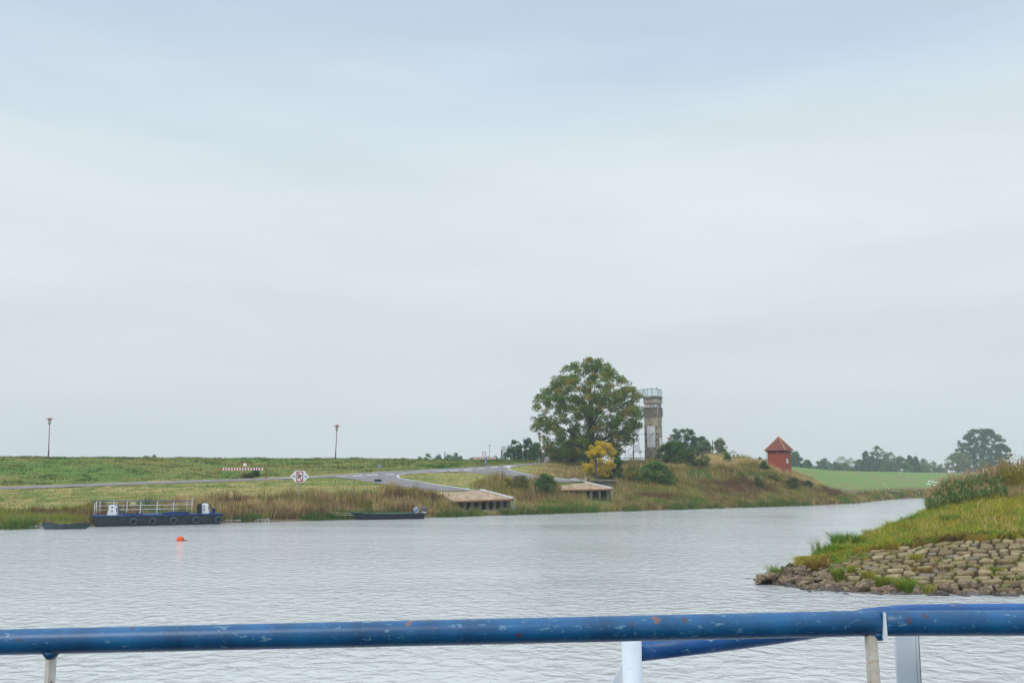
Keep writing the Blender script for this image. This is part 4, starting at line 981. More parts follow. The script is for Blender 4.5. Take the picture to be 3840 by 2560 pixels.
pole_sign('low_sign_pole', 1979, 1679, 1724, 153, 'lower grey pole with two small white plates at its top', b6)
def b7(root, H_, s):
    sg = disc_sign(root, H_-8*s, 8*s, 0, -.06); text_mesh('number', '30', 8*s, M_black, sg, (0, -.08, H_-8*s), .004, .9)
pole_sign('speed_limit_sign', 2041, 1672, 1732, 156, 'round red ringed speed limit sign between lamp and oak', b7)
def b8(root, H_, s): m = MB(); m.box((0, 0, H_/2), (2.6*s, .05, H_)); m.build('blade', M_blue_s, root)
pole_sign('marker_post', 2022, 1712, 1744, 145, 'thin pale blue marker post at the end of the road', b8, .02, 'post')
def b9(root, H_, s): pass
pole_sign('wooden_post', 1668, 1692, 1724, 160, 'short dark wooden post on the dike crest by the hazy trees', b9, .07, 'post', 0, M_bark)
pole_sign('wooden_pole', 2673, 1649, 1718, 163, 'bare wooden pole rising from the straw grass on the hill', b9, .07, 'pole', 0, M_bark)
# standing stone
p = G(2052, 1738); s = p.y/F; me = rock_mesh(41, 3, 'standing_stone', 5)
me.transform(Matrix.Diagonal((13*s, 9*s, 19*s, 1))); me.materials.append(pmat('granite', srgb(158, 148, 148), .85, noise=.1, scale=8, bump=.3)); me.polygons.foreach_set('use_smooth', [True]*len(me.polygons))
o = bpy.data.objects.new('standing_stone', me); COL.objects.link(o); o.location = p+Vector((0, 0, 9*s)); tag(o, 'rounded grey standing stone at the road end under the oak', 'boulder')
# far white house right of the hill
p = Vector(P(2750, 1706, 210)); root = thing('white_house', (p.x, 210, 3.0), face(p), 'far small white gabled house behind the hill', 'house')
zb = zp(210, 1698)-3; m = MB(); m.box((0, 1.5, zb/2), (1.3, 3, zb)); m.build('wall', M_white, root)
m = MB(); m.prism([(-.85, zb-.02), (.85, zb-.02), (0, zb+.62)], -.1, 3.1); m.build('roof', M_concw, root)
m = MB(); m.box((.1, -.02, zb-.55), (.3, .05, .45)); m.build('window', M_dark, root)
# driftwood
p = G(3326, 1846); m = MB(); m.tube([p+Vector((.6,0,-.1)), p+Vector((.3,0,.7)), p+Vector((-.1,0,1.2)), p+Vector((-.5,0,1.9))], [.1, .08, .06, .02], 6); m.tube([p+Vector((.3,0,.1)), p+Vector((1.4,.2,.35)), p+Vector((2.6,.2,.2))], [.07, .05, .02], 5)
tag(m.build('driftwood', pmat('bleached_wood', srgb(214, 206, 196), .8), smooth=True), 'bleached forked branch stranded at the foot of the green dike', 'driftwood')

# ------------------------------------------------------------------ boats
def paint(name, base, base2, chip_amt, rustcol=(88, 46, 28), pale=(150, 178, 190), sc=1.0, rough=.42):
    m = bpy.data.materials.new(name); m.use_nodes = True; t = m.node_tree; b = t.nodes['Principled BSDF']; b.inputs['Roughness'].default_value = rough
    c = t.nodes.new('ShaderNodeTexCoord'); n = t.nodes.new('ShaderNodeTexNoise'); n.inputs['Scale'].default_value = 9*sc; n.inputs['Detail'].default_value = 6; t.links.new(c.outputs['Object'], n.inputs[0])
    r = t.nodes.new('ShaderNodeValToRGB'); t.links.new(n.outputs[0], r.inputs[0]); r.color_ramp.elements[0].position = .35; r.color_ramp.elements[1].position = .7
    r.color_ramp.elements[0].color = srgb(*base2); r.color_ramp.elements[1].color = srgb(*base); out = r.outputs[0]
    def chips(scale, thr, col, seed, stretch=(1, 1, 1), soft=.02, keep=.62):
        nonlocal out
        mp = t.nodes.new('ShaderNodeMapping'); mp.inputs['Location'].default_value = (seed, seed*2.3, seed*.7); mp.inputs['Scale'].default_value = stretch; t.links.new(c.outputs['Object'], mp.inputs[0])
        dn = t.nodes.new('ShaderNodeTexNoise'); dn.inputs['Scale'].default_value = scale*2.2; dn.inputs['Detail'].default_value = 4; t.links.new(mp.outputs[0], dn.inputs[0])
        ad = t.nodes.new('ShaderNodeMix'); ad.data_type = 'VECTOR'; ad.inputs['Factor'].default_value = .04
        t.links.new(mp.outputs[0], ad.inputs[4]); t.links.new(dn.outputs['Color'], ad.inputs[5])
        v = t.nodes.new('ShaderNodeTexVoronoi'); v.inputs['Scale'].default_value = scale; t.links.new(ad.outputs[1], v.inputs[0])
        lt = t.nodes.new('ShaderNodeMapRange'); t.links.new(v.outputs['Distance'], lt.inputs[0]); lt.inputs[1].default_value = thr; lt.inputs[2].default_value = thr+soft; lt.inputs[3].default_value = 1; lt.inputs[4].default_value = 0
        sp = t.nodes.new('ShaderNodeSeparateColor'); t.links.new(v.outputs['Color'], sp.inputs[0])
        g_ = t.nodes.new('ShaderNodeMath'); g_.operation = 'GREATER_THAN'; t.links.new(sp.outputs[0], g_.inputs[0]); g_.inputs[1].default_value = keep
        mm = t.nodes.new('ShaderNodeMath'); mm.operation = 'MULTIPLY'; t.links.new(lt.outputs[0], mm.inputs[0]); t.links.new(g_.outputs[0], mm.inputs[1])
        mx_ = t.nodes.new('ShaderNodeMix'); mx_.data_type = 'RGBA'; mm2 = t.nodes.new('ShaderNodeMath'); mm2.operation = 'MULTIPLY'; mm2.inputs[1].default_value = .75; t.links.new(mm.outputs[0], mm2.inputs[0]); t.links.new(mm2.outputs[0], mx_.inputs[0]); t.links.new(out, mx_.inputs[6]); mx_.inputs[7].default_value = srgb(*col); out = mx_.outputs[2]
    chips(34*sc, .16*chip_amt, pale, 3.1, (.55, 1, 1.5), .1, .45); chips(70*sc, .18*chip_amt, pale, 7.7, (.7, 1, 1), .12, .55)
    chips(24*sc, .2*chip_amt, rustcol, 1.3, (1, 1, 1), .03, .8); chips(16*sc, .15*chip_amt, (134, 86, 56), 5.9, (1, 1, 1), .05, .84)
    t.links.new(out, b.inputs['Base Color'])
    bn = t.nodes.new('ShaderNodeBump'); bn.inputs['Strength'].default_value = .25; bn.inputs['Distance'].default_value = .002; n3 = t.nodes.new('ShaderNodeTexNoise'); n3.inputs['Scale'].default_value = 60; n3.inputs['Detail'].default_value = 6
    t.links.new(c.outputs['Object'], n3.inputs[0]); t.links.new(n3.outputs[0], bn.inputs['Height']); t.links.new(bn.outputs[0], b.inputs['Normal'])
    return m
M_hull = paint('scuffed_dark_hull', (28, 46, 54), (14, 25, 31), .5, (92, 62, 46), (110, 124, 124), .22, .5)
M_deck = pmat('blue_deck', srgb(26, 68, 122), .6, noise=.2, scale=2)
M_tyre = pmat('tyre_rubber', srgb(58, 76, 84), .85, noise=.2)
A_ = P(372, 1972, Yz(1974.5)); B_ = P(832, 1963, Yz(1963.5)); A_.z = B_.z = 0
ang = math.atan2(B_.y-A_.y, B_.x-A_.x); Ln = (B_-A_).length; PW = 3.3
PT = thing('pontoon', A_, ang, 'long dark blue work pontoon with white railing, winches and tyre fenders', 'pontoon')
hh = .78
m = MB(); prof = [(0, -.4), (Ln-.5, -.4), (Ln, .3), (Ln, hh), (-.25, hh), (-.25, .1)]; m.prism(prof, 0, PW)
m.build('hull', M_hull, PT)
m = MB()
for x in np.linspace(1.4, Ln-1.2, 6): m.box((x, -.02, hh/2), (.05, .04, hh))
m.box((Ln/2-.1, -.035, .14), (Ln-.3, .03, .05)); m.build('rubbing_strip', M_hull, PT)
m = MB(); m.box((Ln/2-.12, PW/2, hh+.05), (Ln+.35, PW+.12, .1)); m.build('deck', M_deck, PT)
m = MB(); m.box((Ln*.62, .7, hh+.17), (2.1, 1.0, .12)); m.box((Ln*.63, .7, hh+.26), (1.5, .7, .06)); m.build('hatch', M_deck, PT, bevel=.01)
m = MB()
for x, y in ((1.9, .5), (2.15, .5), (3.0, 1.2), (3.3, .4)): m.cyl((x, y, hh+.1), (x, y, hh+.34), .06, n=8)
m.box((2.6, .5, hh+.14), (1.5, .25, .09)); m.build('deck_fitting', M_deck, PT)
for k, x in enumerate((Ln-1.35, Ln-.62, Ln-.42)):
    m = MB(); m.lathe((x, .7 if k < 2 else 1.0, hh+.1), [(.09, 0), (.08, .34), (.11, .36), (.11, .42)], 10); m.build('bollard', M_deck, PT)
for x in (2.55, 4.05, 5.7, 7.5, Ln-.35):
    m = MB(); m.torus((x, -.17, .36), .225, .115, (0, 1, 0), 22, 10, 1.3); m.build('tyre', M_tyre, PT, smooth=True)
ry = PW-.3
zr = hh+.1
m = MB(); x0, x1 = .15, Ln*.81
m.cyl((x0, ry, zr+1.08), (x1, ry, zr+1.02), .035, n=7); rt = m.build('railing', pmat('blue_violet_paint', srgb(84, 98, 158), .5), PT)
m = MB()
for z in (.7, .36): m.cyl((x0, ry, zr+z), (x1, ry, zr+z), .025, n=6)
m.build('middle_rail', M_white, rt)
for f in (0, .035, .175, .31, .45, .625, .8, .945, 1.0):
    x = x0+(x1-x0)*f; m = MB(); m.cyl((x, ry, zr), (x, ry, zr+(1.07-.05*f if f < 1 else 1.2)), .035, n=6); m.build('stanchion', M_white, rt)
m = MB(); m.box((x0+(x1-x0)*.37, ry-.04, zr+.86), (.38, .02, .24)); m.build('notice', pmat('yellow_notice', srgb(220, 214, 150), .6), rt)
m = MB(); m.cyl((-.05, ry-.4, zr), (-.05, ry-.4, zr+.95), .035, n=6); m.build('marker_pole', M_white, PT)
m = MB(); m.cyl((-.05, ry-.4, zr+.95), (-.05, ry-.4, zr+1.15), .036, n=6); m.build('pole_tip', M_deck, PT)
def winch(x, y, rz):
    M_ = Matrix.Translation((x, y, 0)); o = MB()
    pr_ = [(-.36, 0), (.36, 0), (.36, .2), (.28, .45), (.28, .78), (.2, .86), (-.2, .86), (-.28, .78), (-.28, .45), (-.36, .2)]
    o.prism(pr_, -.04, .0); o.prism(pr_, .5, .54)
    for v in range(len(o.v)): p_ = Matrix.Rotation(rz, 4, 'Z') @ Vector(o.v[v])+Vector((x, y, zr)); o.v[v] = tuple(p_)
    w = o.build('winch', M_white, PT)
    d = MB(); d.cyl((0, 0, .42), (0, .5, .42), .26, n=14); d.cyl((0, .03, .42), (0, .06, .42), .33, n=14)
    d.v = [tuple(Matrix.Rotation(rz, 4, 'Z') @ Vector(v)+Vector((x, y, zr))) for v in d.v]; d.build('drum', M_iron, w)
    k = MB()
    for z in (.62, .32): k.prism([(-.09, z+.06), (.09, z+.06), (0, z-.08)], -.052, -.046)
    k.v = [tuple(Matrix.Rotation(rz, 4, 'Z') @ Vector(v)+Vector((x, y, zr))) for v in k.v]; k.build('arrow_mark', M_black, w); return w
winch(1.0, .5, R(-22)); w2 = winch(Ln*.86, .55, R(-20))
m = MB(); m.box((Ln*.86-.42, .6, zr+.42), (.3, .4, .8)); m.build('dark_box', M_black, PT); m = MB()
m.tube([(Ln*.86-.6+.62*(1-math.cos(q)), .8, zr+.35+.55*math.sin(q)) for q in np.linspace(0, PI, 12)], .035, 6); m.build('hose', M_black, PT)
m = MB(); m.tube([(1.35, .2, zr+.8), (1.5, .15, zr+.3), (1.7, .1, zr+.05)], .035, 6); m.tube([(.75, .3, zr+.88), (1.1, .3, zr+.9), (1.4, .3, zr+.75)], .03, 6); m.build('rope', M_deck, PT)

def hull_mesh(secs, thick=.05, n=6):
    """secs: (x, half width at gunwale, half width at bottom, bottom z, gunwale z)"""
    m = MB(); vs = []
    for (x, wg, wb, zb, zg) in secs:
        ring = [(x, -wg, zg), (x, -(wg*.6+wb*.4), zg*.55+zb*.45), (x, -wb, zb), (x, wb, zb), (x, (wg*.6+wb*.4), zg*.55+zb*.45), (x, wg, zg)]
        inn = [(x, max(wg-thick, .004), zg), (x, max(wb-thick*.5, .003), zb+thick*1.6), (x, -max(wb-thick*.5, .003), zb+thick*1.6), (x, -max(wg-thick, .004), zg)]
        vs += ring+inn
    k = 10; fs = []
    for i in range(len(secs)-1):
        for j in range(k): j2 = (j+1) % k; fs.append((i*k+j, (i+1)*k+j, (i+1)*k+j2, i*k+j2))
    fs.append(tuple(range(k))); fs.append(tuple(((len(secs)-1)*k+j) for j in reversed(range(k))))
    return m.add(vs, fs)
# grey rowing boat
A_ = P(160, 1983, Yz(1983)); B_ = P(338, 1981, Yz(1981)); A_.z = B_.z = 0; ln = (B_-A_).length
rb = thing('rowing_boat', A_, math.atan2(B_.y-A_.y, B_.x-A_.x), 'low grey-green flat rowing boat moored left of the pontoon', 'boat')
M_gb = pmat('grey_green_boat_paint', srgb(64, 80, 82), .7, noise=.15, scale=2, col2=srgb(44, 58, 62))
m = hull_mesh([(0, .25, .2, .2, .52), (.3, .4, .32, -.05, .46), (ln*.3, .62, .5, -.1, .36), (ln*.6, .64, .5, -.1, .37), (ln*.85, .5, .35, -.05, .42), (ln, .1, .06, .15, .5)]); m.build('hull', M_gb, rb)
m = MB(); m.box((ln*.35, 0, .34), (.25, 1.2, .04)); m.box((ln*.68, 0, .34), (.25, 1.1, .04)); m.build('thwart', M_gb, rb)
# black motor boat
A_ = P(1330, 1947, Yz(1947.5)); B_ = P(1582, 1943, Yz(1943.5)); A_.z = B_.z = 0; ln = (B_-A_).length; s = A_.y/F
mo = thing('motor_boat', A_, math.atan2(B_.y-A_.y, B_.x-A_.x), 'long black open motor boat with outboard engine moored at the bank', 'boat')
M_bh = pmat('black_hull', srgb(30, 38, 50), .45, noise=.2, scale=2)
m = hull_mesh([(-.38, .06, .02, .55, .74), (.0, .34, .2, .1, .66), (.9, .68, .5, -.12, .56), (2.4, .8, .62, -.15, .48), (ln-1.2, .8, .64, -.15, .5), (ln, .72, .6, -.1, .54)], .06); m.build('hull', M_bh, mo)
M_teal = pmat('pale_green_gunwale', srgb(120, 172, 156), .6, noise=.1)
m = MB(); m.tube([(-.38, .03, .76), (0, .33, .68), (.9, .66, .58), (2.4, .78, .5), (ln-1.2, .78, .52), (ln, .7, .56)], .04, 6); m.build('far_gunwale', M_teal, mo)
m = MB()
for q in (.3, .55, .8): m.box((ln*q, 0, .38), (.28, 1.35, .05))
m.build('thwart', M_gb, mo)
def outboard(parent, x, y, tilt, mat, sc=1.0, name='outboard_engine'):
    M_ = Matrix.Translation((x, y, .6)) @ Matrix.Rotation(tilt, 4, 'Y') @ Matrix.Scale(sc, 4)
    o = MB(); r_ = [(.0, .0), (.16, -.02), (.21, .1), (.23, .3), (.19, .44), (.08, .5), (.0, .5)]
    o.lathe((0, 0, .02), [(max(a, .01), b_) for a, b_ in r_], 14); o.v = [tuple(M_ @ Vector((v[0]*1.35, v[1]*.85, v[2]))) for v in o.v]; e_ = o.build(name, mat, parent, smooth=True)
    o = MB(); o.lathe((0, 0, 0), [(.16, -.04), (.18, .05)], 12); o.v = [tuple(M_ @ Vector((v[0]*1.35, v[1]*.85, v[2]))) for v in o.v]; o.build('white_band', M_white, e_)
    o = MB(); o.box((-.02, 0, -.3), (.22, .14, .55)); o.box((.02, 0, -.62), (.16, .1, .3)); o.box((.08, 0, -.72), (.4, .07, .05)); o.v = [tuple(M_ @ Vector(v)) for v in o.v]; o.build('leg', M_iron, e_); return e_
M_eng = pmat('grey_engine_cowl', srgb(88, 88, 96), .4, noise=.05)
outboard(mo, ln+.2, 0, R(8), M_eng, 1.05)
# second engine on a neighbouring hidden skiff is clamped tilted on the transom
outboard(mo, ln-.35, .45, R(-30), pmat('silver_engine_cowl', srgb(140, 156, 170), .4, noise=.05), .95)
# mooring lines
for (a, b_, lab) in (((1322, 1925), (1190, 1912), 'upper thin mooring line from the black boat to the bank'), ((1326, 1932), (1200, 1921), 'lower thin mooring line from the black boat to the bank')):
    pa = P(*a, 91.5); pb = P(*b_, 94.5); m = MB(); m.tube([pa, pa.lerp(pb, .5)-Vector((0,0,.05)), pb, pb-Vector((.3, 0, .8))], .018, 5); tag(m.build('mooring_line', pmat('pale_rope', srgb(178, 170, 140), .9)), lab, 'rope')
# orange buoy
p = P(676, 2027, Yz(2027)); by = thing('buoy', (p.x, p.y, 0), 0, 'small bright orange buoy floating alone in the river', 'buoy')
M_or = pmat('orange_plastic', srgb(238, 92, 36), .45, noise=.08)
m = MB(); m.lathe((0, 0, 0), [(.05, -.12), (.17, -.06), (.23, .07), (.2, .2), (.12, .27), (.04, .285)], 18); m.build('float', M_or, by, smooth=True)
m = MB(); m.torus((.04, 0, .08), .2, .025, (1, 0, .35), 20, 6); m.build('rib', M_or, by)
m = MB(); m.tube([(.2, 0, .04), (.32, -.02, .03), (.45, -.04, .03)], [.04, .035, .025], 7); m.build('tail', pmat('dark_orange', srgb(170, 60, 36), .5), by)
# floating branch rail far right: white handrail
a, b_ = P(3480, 1802, 62), P(3545, 1813, 60)
root = thing('handrail', (a.x, a.y, a.z), 0, 'white painted steel handrail jutting out of the reeds', 'handrail')
a2, b2_ = P(3481, 1812, 62)-a, P(3545, 1822, 60)-a; m = MB(); m.cyl((0,0,0), (b_-a)*1.3, .025, n=6); m.cyl(P(3473, 1812, 62)-a, (P(3545, 1823, 60)-a)*1.25, .025, n=6); m.build('rail', M_white, root)
for f in (.03, .6, 1.2): m = MB(); q = (b_-a)*f; m.cyl(q, q-Vector((0, 0, 1.4 if f > .1 else .18)), .018, n=5); m.build('post', M_white, root)
for px_, w_, top_ in ((3690.5, 8.5, 1755), (3702, 8, 1756)):
    p = P(px_, top_, 66); root = thing('white_board', (p.x, p.y, p.z-1.6), face(p), 'left of two narrow white boards among the reeds' if px_ < 3695 else 'right of two narrow white boards among the reeds', 'sign', 'white boards in the reeds'); s = 66/F
    m = MB(); m.box((0, 0, 1.6-11*s), (w_*s, .04, 22*s)); m.build('board', M_white, root); m = MB(); m.cyl((0, .05, 0), (0, .05, 1.5), .02, n=5); m.build('post', M_steel, root)

# ------------------------------------------------------------------ the mole on the right
MK = [  # px, waterline row, stone-top row & depth, mid row & depth, crest row & depth, back depth
 (2790, 2168, 2166, 37.9, 2166, 38.2, 2166, 38.4, 39.0, -.7),
 (2850, 2166, 2160, 37.9, 2154, 38.6, 2150, 39.0, 39.8, -.16),
 (2900, 2187, 2163, 37.9, 2150, 38.7, 2140, 39.4, 40.6, 0),
 (3000, 2203, 2140, 38.8, 2124, 39.8, 2108, 41.0, 42.6, 0),
 (3120, 2213, 2094, 40.4, 2082, 42.2, 2072, 44.0, 46.6, 0),
 (3200, 2216, 2078, 40.8, 2062, 43.6, 2048, 46.5, 50.0, 0),
 (3310, 2220, 2064, 40.6, 2028, 45.2, 1996, 50.5, 55.0, 0),
 (3400, 2222, 2052, 40.5, 1998, 47.0, 1960, 54.0, 60.0, 0),
 (3480, 2223, 2042, 40.6, 1975, 48.5, 1918, 57.0, 64.0, 0),
 (3560, 2224, 2034, 40.7, 1958, 49.0, 1884, 60.0, 69.0, 0),
 (3700, 2226, 2028, 40.9, 1940, 50.0, 1852, 64.0, 75.0, 0),
 (3860, 2227, 2026, 41.0, 1925, 51.0, 1834, 67.0, 80.0, 0),
 (4400, 2231, 2026, 41.0, 1915, 52.0, 1818, 70.0, 86.0, 0),
 (5200, 2236, 2030, 41.0, 1915, 52.0, 1815, 72.0, 88.0, 0)]
LX = []
for (px, w, sr, sY, mr_, mY, cr_, cY, bY, dz) in MK:
    wy = Yz(w); a = P(px, w, wy)
    f = a.copy(); f.y -= 2.2; f.z = -.8
    pts = [f, a, P(px, sr, sY), P(px, mr_, mY), P(px, cr_, cY)]
    b0 = pts[-1].copy(); k = bY/cY; b0 = Vector((b0.x*k, bY, -.05)); c0 = Vector((b0.x*1.02, bY*1.03, -.9))
    pts += [b0, c0]; LX.append([[p.x, p.y, p.z+dz] for p in pts])
LX = np.array(LX); MPX = np.array([k[0] for k in MK], float)
def mole(px, t):
    """point of the mole at photo column px and level t (0 under water, 1 waterline, 2 top of paving, 3, 4 crest, 5 back water)"""
    px = np.asarray(px, float); t = np.asarray(t, float); j = np.clip(np.floor(t).astype(int), 0, 5); f = t-j
    i = np.clip(np.searchsorted(MPX, px)-1, 0, len(MPX)-2); g_ = (px-MPX[i])/(MPX[i+1]-MPX[i])
    A = LX[i, j]*(1-f)[..., None]+LX[i, j+1]*f[..., None]; B = LX[i+1, j]*(1-f)[..., None]+LX[i+1, j+1]*f[..., None]
    q = A*(1-g_)[..., None]+B*g_[..., None]
    q[..., 2] += (fbm(q[..., 0]*.8, q[..., 1]*.8, 91, 3)-.5)*.16*np.clip((t-1.7), 0, 1)*np.clip((px-2950)/200, 0, 1)
    return q
gx = np.linspace(2790, 5200, 260); gt = np.concatenate([np.linspace(0, 1, 4, endpoint=False), np.linspace(1, 2, 16, endpoint=False), np.linspace(2, 4, 40, endpoint=False), np.linspace(4, 6, 14)])
PX, TT = np.meshgrid(gx, gt, indexing='ij'); Q = mole(PX, TT); Q[..., 2] -= .05*((TT > 1) & (TT < 2))
n0, n1 = PX.shape; idx = np.arange(n0*n1).reshape(n0, n1)
quads = np.stack([idx[:-1, :-1], idx[1:, :-1], idx[1:, 1:], idx[:-1, 1:]], -1).reshape(-1, 4)
w = fbm(Q[..., 0]*.6, Q[..., 1]*.6, 95)
Cm = mixc_(lin(112, 108, 50)+0*w[..., None], lin(140, 118, 66), (w-.4)*4); Cm = mixc_(Cm, lin(66, 56, 40)+0*Cm, np.clip((2.08-TT)*8, 0, 1))
tag(npmesh('mole', Q.reshape(-1, 3), quads, Cm.reshape(-1, 3), M_ground, smooth=True, k=4), 'grassy stone mole reaching into the river at the right', 'mole', kind='structure')
# stone paving: irregular worn blocks in courses
vs_, fs_, cc_ = [], [], []; o = 0; rr = np.random.default_rng(12)
nrow = 14
for rI in range(nrow):
    t0 = 1.03+.99*rI/nrow; t1 = 1.03+.99*(rI+1)/nrow
    Xc = 10.2 + rr.uniform(0, .4)
    # walk along the course in metres
    while Xc < 26.5:
        wd = rr.uniform(.36, .82)*(1.12-.02*rI); xm = Xc+wd/2; Xc += wd
        tm = (t0+t1)/2+rr.normal(0, .004)
        # invert: find column whose x matches
        cols = np.linspace(2900, 5150, 160); xs = mole(cols, np.full(160, tm))[:, 0]; pc = float(np.interp(xm, xs, cols))
        lim = 3010+rI*7
        if pc < lim-160 or (pc < lim and rr.random() < .5): continue
        c = mole([pc], [tm])[0]; up_ = mole([pc], [t1])[0]-mole([pc], [t0])[0]; L_ = np.linalg.norm(up_); up_ /= L_
        ax = np.array([1, 0, 0.]); ax = mole([pc+20], [tm])[0]-mole([pc-20], [tm])[0]; ax /= np.linalg.norm(ax)
        nrm = np.cross(ax, up_); nrm /= np.linalg.norm(nrm)
        hw = wd/2-rr.uniform(.012, .035); hl = L_/2-rr.uniform(.01, .03); K_ = 10; ring = []
        th0 = rr.uniform(-.12, .12); pw = rr.uniform(2.6, 5)
        for k in range(K_):
            q = 2*PI*k/K_; cx, sx_ = math.cos(q), math.sin(q); r_ = (abs(cx)**pw+abs(sx_)**pw)**(-1/pw)*rr.uniform(.9, 1.03)
            ring.append((hw*cx*r_*rr.uniform(.9, 1.04), hl*sx_*r_*rr.uniform(.9, 1.04)))
        dome = rr.uniform(.0, .03); tl1, tl2 = rr.normal(0, .06), rr.normal(-.03, .08); lift = rr.normal(.02, .022)
        V = []
        for sc, h_ in ((1.0, -.16), (1.0, -.02), (.93, dome*.8+.012), (.5, dome*1.05+.012)):
            for (u_, v_) in ring:
                z_ = h_+lift+(u_*tl1+v_*tl2 if h_ >= 0 else 0)+rr.normal(0, .006)
                V.append(c+ax*u_*sc+up_*v_*sc+nrm*z_)
        V.append(c+nrm*(dome+lift)); base = o
        for lv_ in range(3):
            for k in range(K_):
                k2 = (k+1) % K_; fs_.append((base+lv_*K_+k, base+lv_*K_+k2, base+(lv_+1)*K_+k2)); fs_.append((base+lv_*K_+k, base+(lv_+1)*K_+k2, base+(lv_+1)*K_+k))
        for k in range(K_): fs_.append((base+3*K_+k, base+3*K_+(k+1) % K_, base+4*K_))
        g_ = rr.uniform(0, 1); cl_ = (lin(166, 148, 114)*(1-g_)+lin(134, 116, 84)*g_)*rr.uniform(.7, 1.1)
        if rI < 2: cl_ = cl_*.72
        if rr.random() < .08: cl_ = lin(128, 118, 102)
        vs_ += V; cc_ += [cl_]*len(V); o += len(V)
tag(npmesh('stone_paving', np.array(vs_), np.array(fs_), np.array(cc_), M_rockc), 'sloping pavement of worn tan stone blocks facing the water', 'paving', kind='structure')
# boulders
M_boul = pmat('boulder_stone', srgb(134, 114, 92), .8, noise=.2, scale=3.5, col2=srgb(86, 70, 56), bump=.5)
M_boulw = pmat('wet_boulder_stone', srgb(92, 84, 76), .45, noise=.2, scale=3.5, col2=srgb(66, 60, 54), bump=.4)
for mt in (M_boul, M_boulw):     # every boulder of its own tone
    t = mt.node_tree; oi = t.nodes.new('ShaderNodeObjectInfo'); mr_ = t.nodes.new('ShaderNodeMapRange'); t.links.new(oi.outputs['Random'], mr_.inputs[0]); mr_.inputs[3].default_value = .6; mr_.inputs[4].default_value = 1.35
    sc = t.nodes.new('ShaderNodeVectorMath'); sc.operation = 'SCALE'; l_ = t.nodes['Principled BSDF'].inputs['Base Color'].links[0]; src = l_.from_socket
    t.links.new(src, sc.inputs[0]); t.links.new(mr_.outputs[0], sc.inputs['Scale']); t.links.new(sc.outputs[0], t.nodes['Principled BSDF'].inputs['Base Color'])
BM = []
for i in range(10):
    me = rock_mesh(500+i, 3, 'boulder', 11); me.materials.append(M_boul if i < 7 else M_boulw); BM.append(me)
def boulder(px, t, size, k, label, group, sink=.3):
    c = mole([px], [t])[0]; o = bpy.data.objects.new('boulder', BM[k]); COL.objects.link(o)
    o.scale = (size*random.uniform(.8, 1.25), size*random.uniform(.7, 1.0), size*random.uniform(.45, .72)); o.rotation_euler = (random.uniform(-.3, .3), random.uniform(-.3, .3), random.uniform(0, 6.3))
    o.location = (c[0], c[1], max(c[2], -.05)+size*sink); return tag(o, label, 'boulder', group)
random.seed(33)
for i in range(105):       # tip heap
    f = random.random(); px = 2838+f*300; t = random.uniform(.95, 2.4 if px < 3050 else 1.5)
    boulder(px, t, random.choice((.09, .12, .15, .18, .22)), random.randrange(7), 'angular brown boulder in the heap at the tip of the mole', 'boulders heaped at the tip of the mole')
for i in range(14):       # along the ridge of the tip
    boulder(2840+i*20+random.uniform(-6, 6), random.uniform(3.2, 4.1), random.uniform(.12, .22), random.randrange(7), 'grey-brown boulder on the back ridge of the mole tip', 'boulders on the back ridge of the mole tip', .2)
for i in range(44):       # larger ones along the water edge
    px = 2925+i*21.5+random.uniform(-12, 12); boulder(px, random.uniform(.9, 1.12), random.choice((.13, .16, .2, .24, .34)), random.randrange(7), 'big angular boulder at the water edge below the paving', 'boulders along the water edge of the mole', .3)
for i in range(34):       # wet, half drowned
    px = 2900+i*29+random.uniform(-12, 12); boulder(px, random.uniform(.72, .98), random.uniform(.16, .32), 7+random.randrange(3), 'dark wet boulder half drowned in front of the mole', 'half drowned boulders in front of the mole', .02)
for px, t, s in ((2806, .95, .2), (2822, .6, .13), (2842, .55, .2), (2862, .62, .17), (2885, .5, .15), (2795, 3, .14), (2990, .4, .16), (3022, .62, .2), (3100, .55, .16), (3140, .58, .18)):
    boulder(px, t, s, 8, 'lone small wet rock barely showing off the mole tip', 'lone rocks off the mole tip', .0)
# sward on the mole
def mblades(px0, px1, t0, t1, n, pals, h0, h1, seed, w=.028, lean=.35, keep=None):
    px = rng.uniform(px0, px1, n); t_ = rng.uniform(t0, t1, n); q = mole(px, t_)
    if keep is not None: k = keep(px, t_, q); px, t_, q = px[k], t_[k], q[k]; n = len(px)
    hh = (h0+(h1-h0)*fbm(q[:, 0]*.9, q[:, 1]*.9, seed+3, 3)**1.5*1.6)*rng.uniform(.5, 1.2, n)
    cc = mixpal(n, q[:, 0], q[:, 1], pals, seed, .45, .45)*1.28; q[:, 2] -= .03
    V, T, C_ = blades(q, hh, np.full(n, w)*rng.uniform(.6, 1.5, n), rng.normal(0, lean, (n, 2)), cc, True); put(V, T, C_)
YG = [lin(*c) for c in ((162,158,46),(142,148,46),(174,166,62),(124,138,44))]
OC = [lin(*c) for c in ((164,132,56),(150,122,62),(176,150,74),(128,104,56))]
LG = [lin(*c) for c in ((104,138,44),(118,148,50),(92,126,42))]
WE = [lin(*c) for c in ((92,70,52),(108,80,56),(120,100,58))]
left_edge = lambda px, t_, q: (t_ > 2.0+.25*fbm(q[:, 0]*.9, q[:, 1]*.3, 17, 3)-.1) & ((px > 3060) | (t_ > 2.4))
mblades(3020, 3260, 1.75, 2.2, 1500, [OC, YG, LG, OC], .1, .3, 321, keep=lambda px, t_, q: fbm(q[:, 0]*1.5, q[:, 1]*1.5, 322, 3) > .47)
mblades(2990, 4300, 2.0, 4.0, 80000, [LG, YG, YG, OC, YG, OC, LG, YG], .1, .5, 301, lean=.5, keep=left_edge)
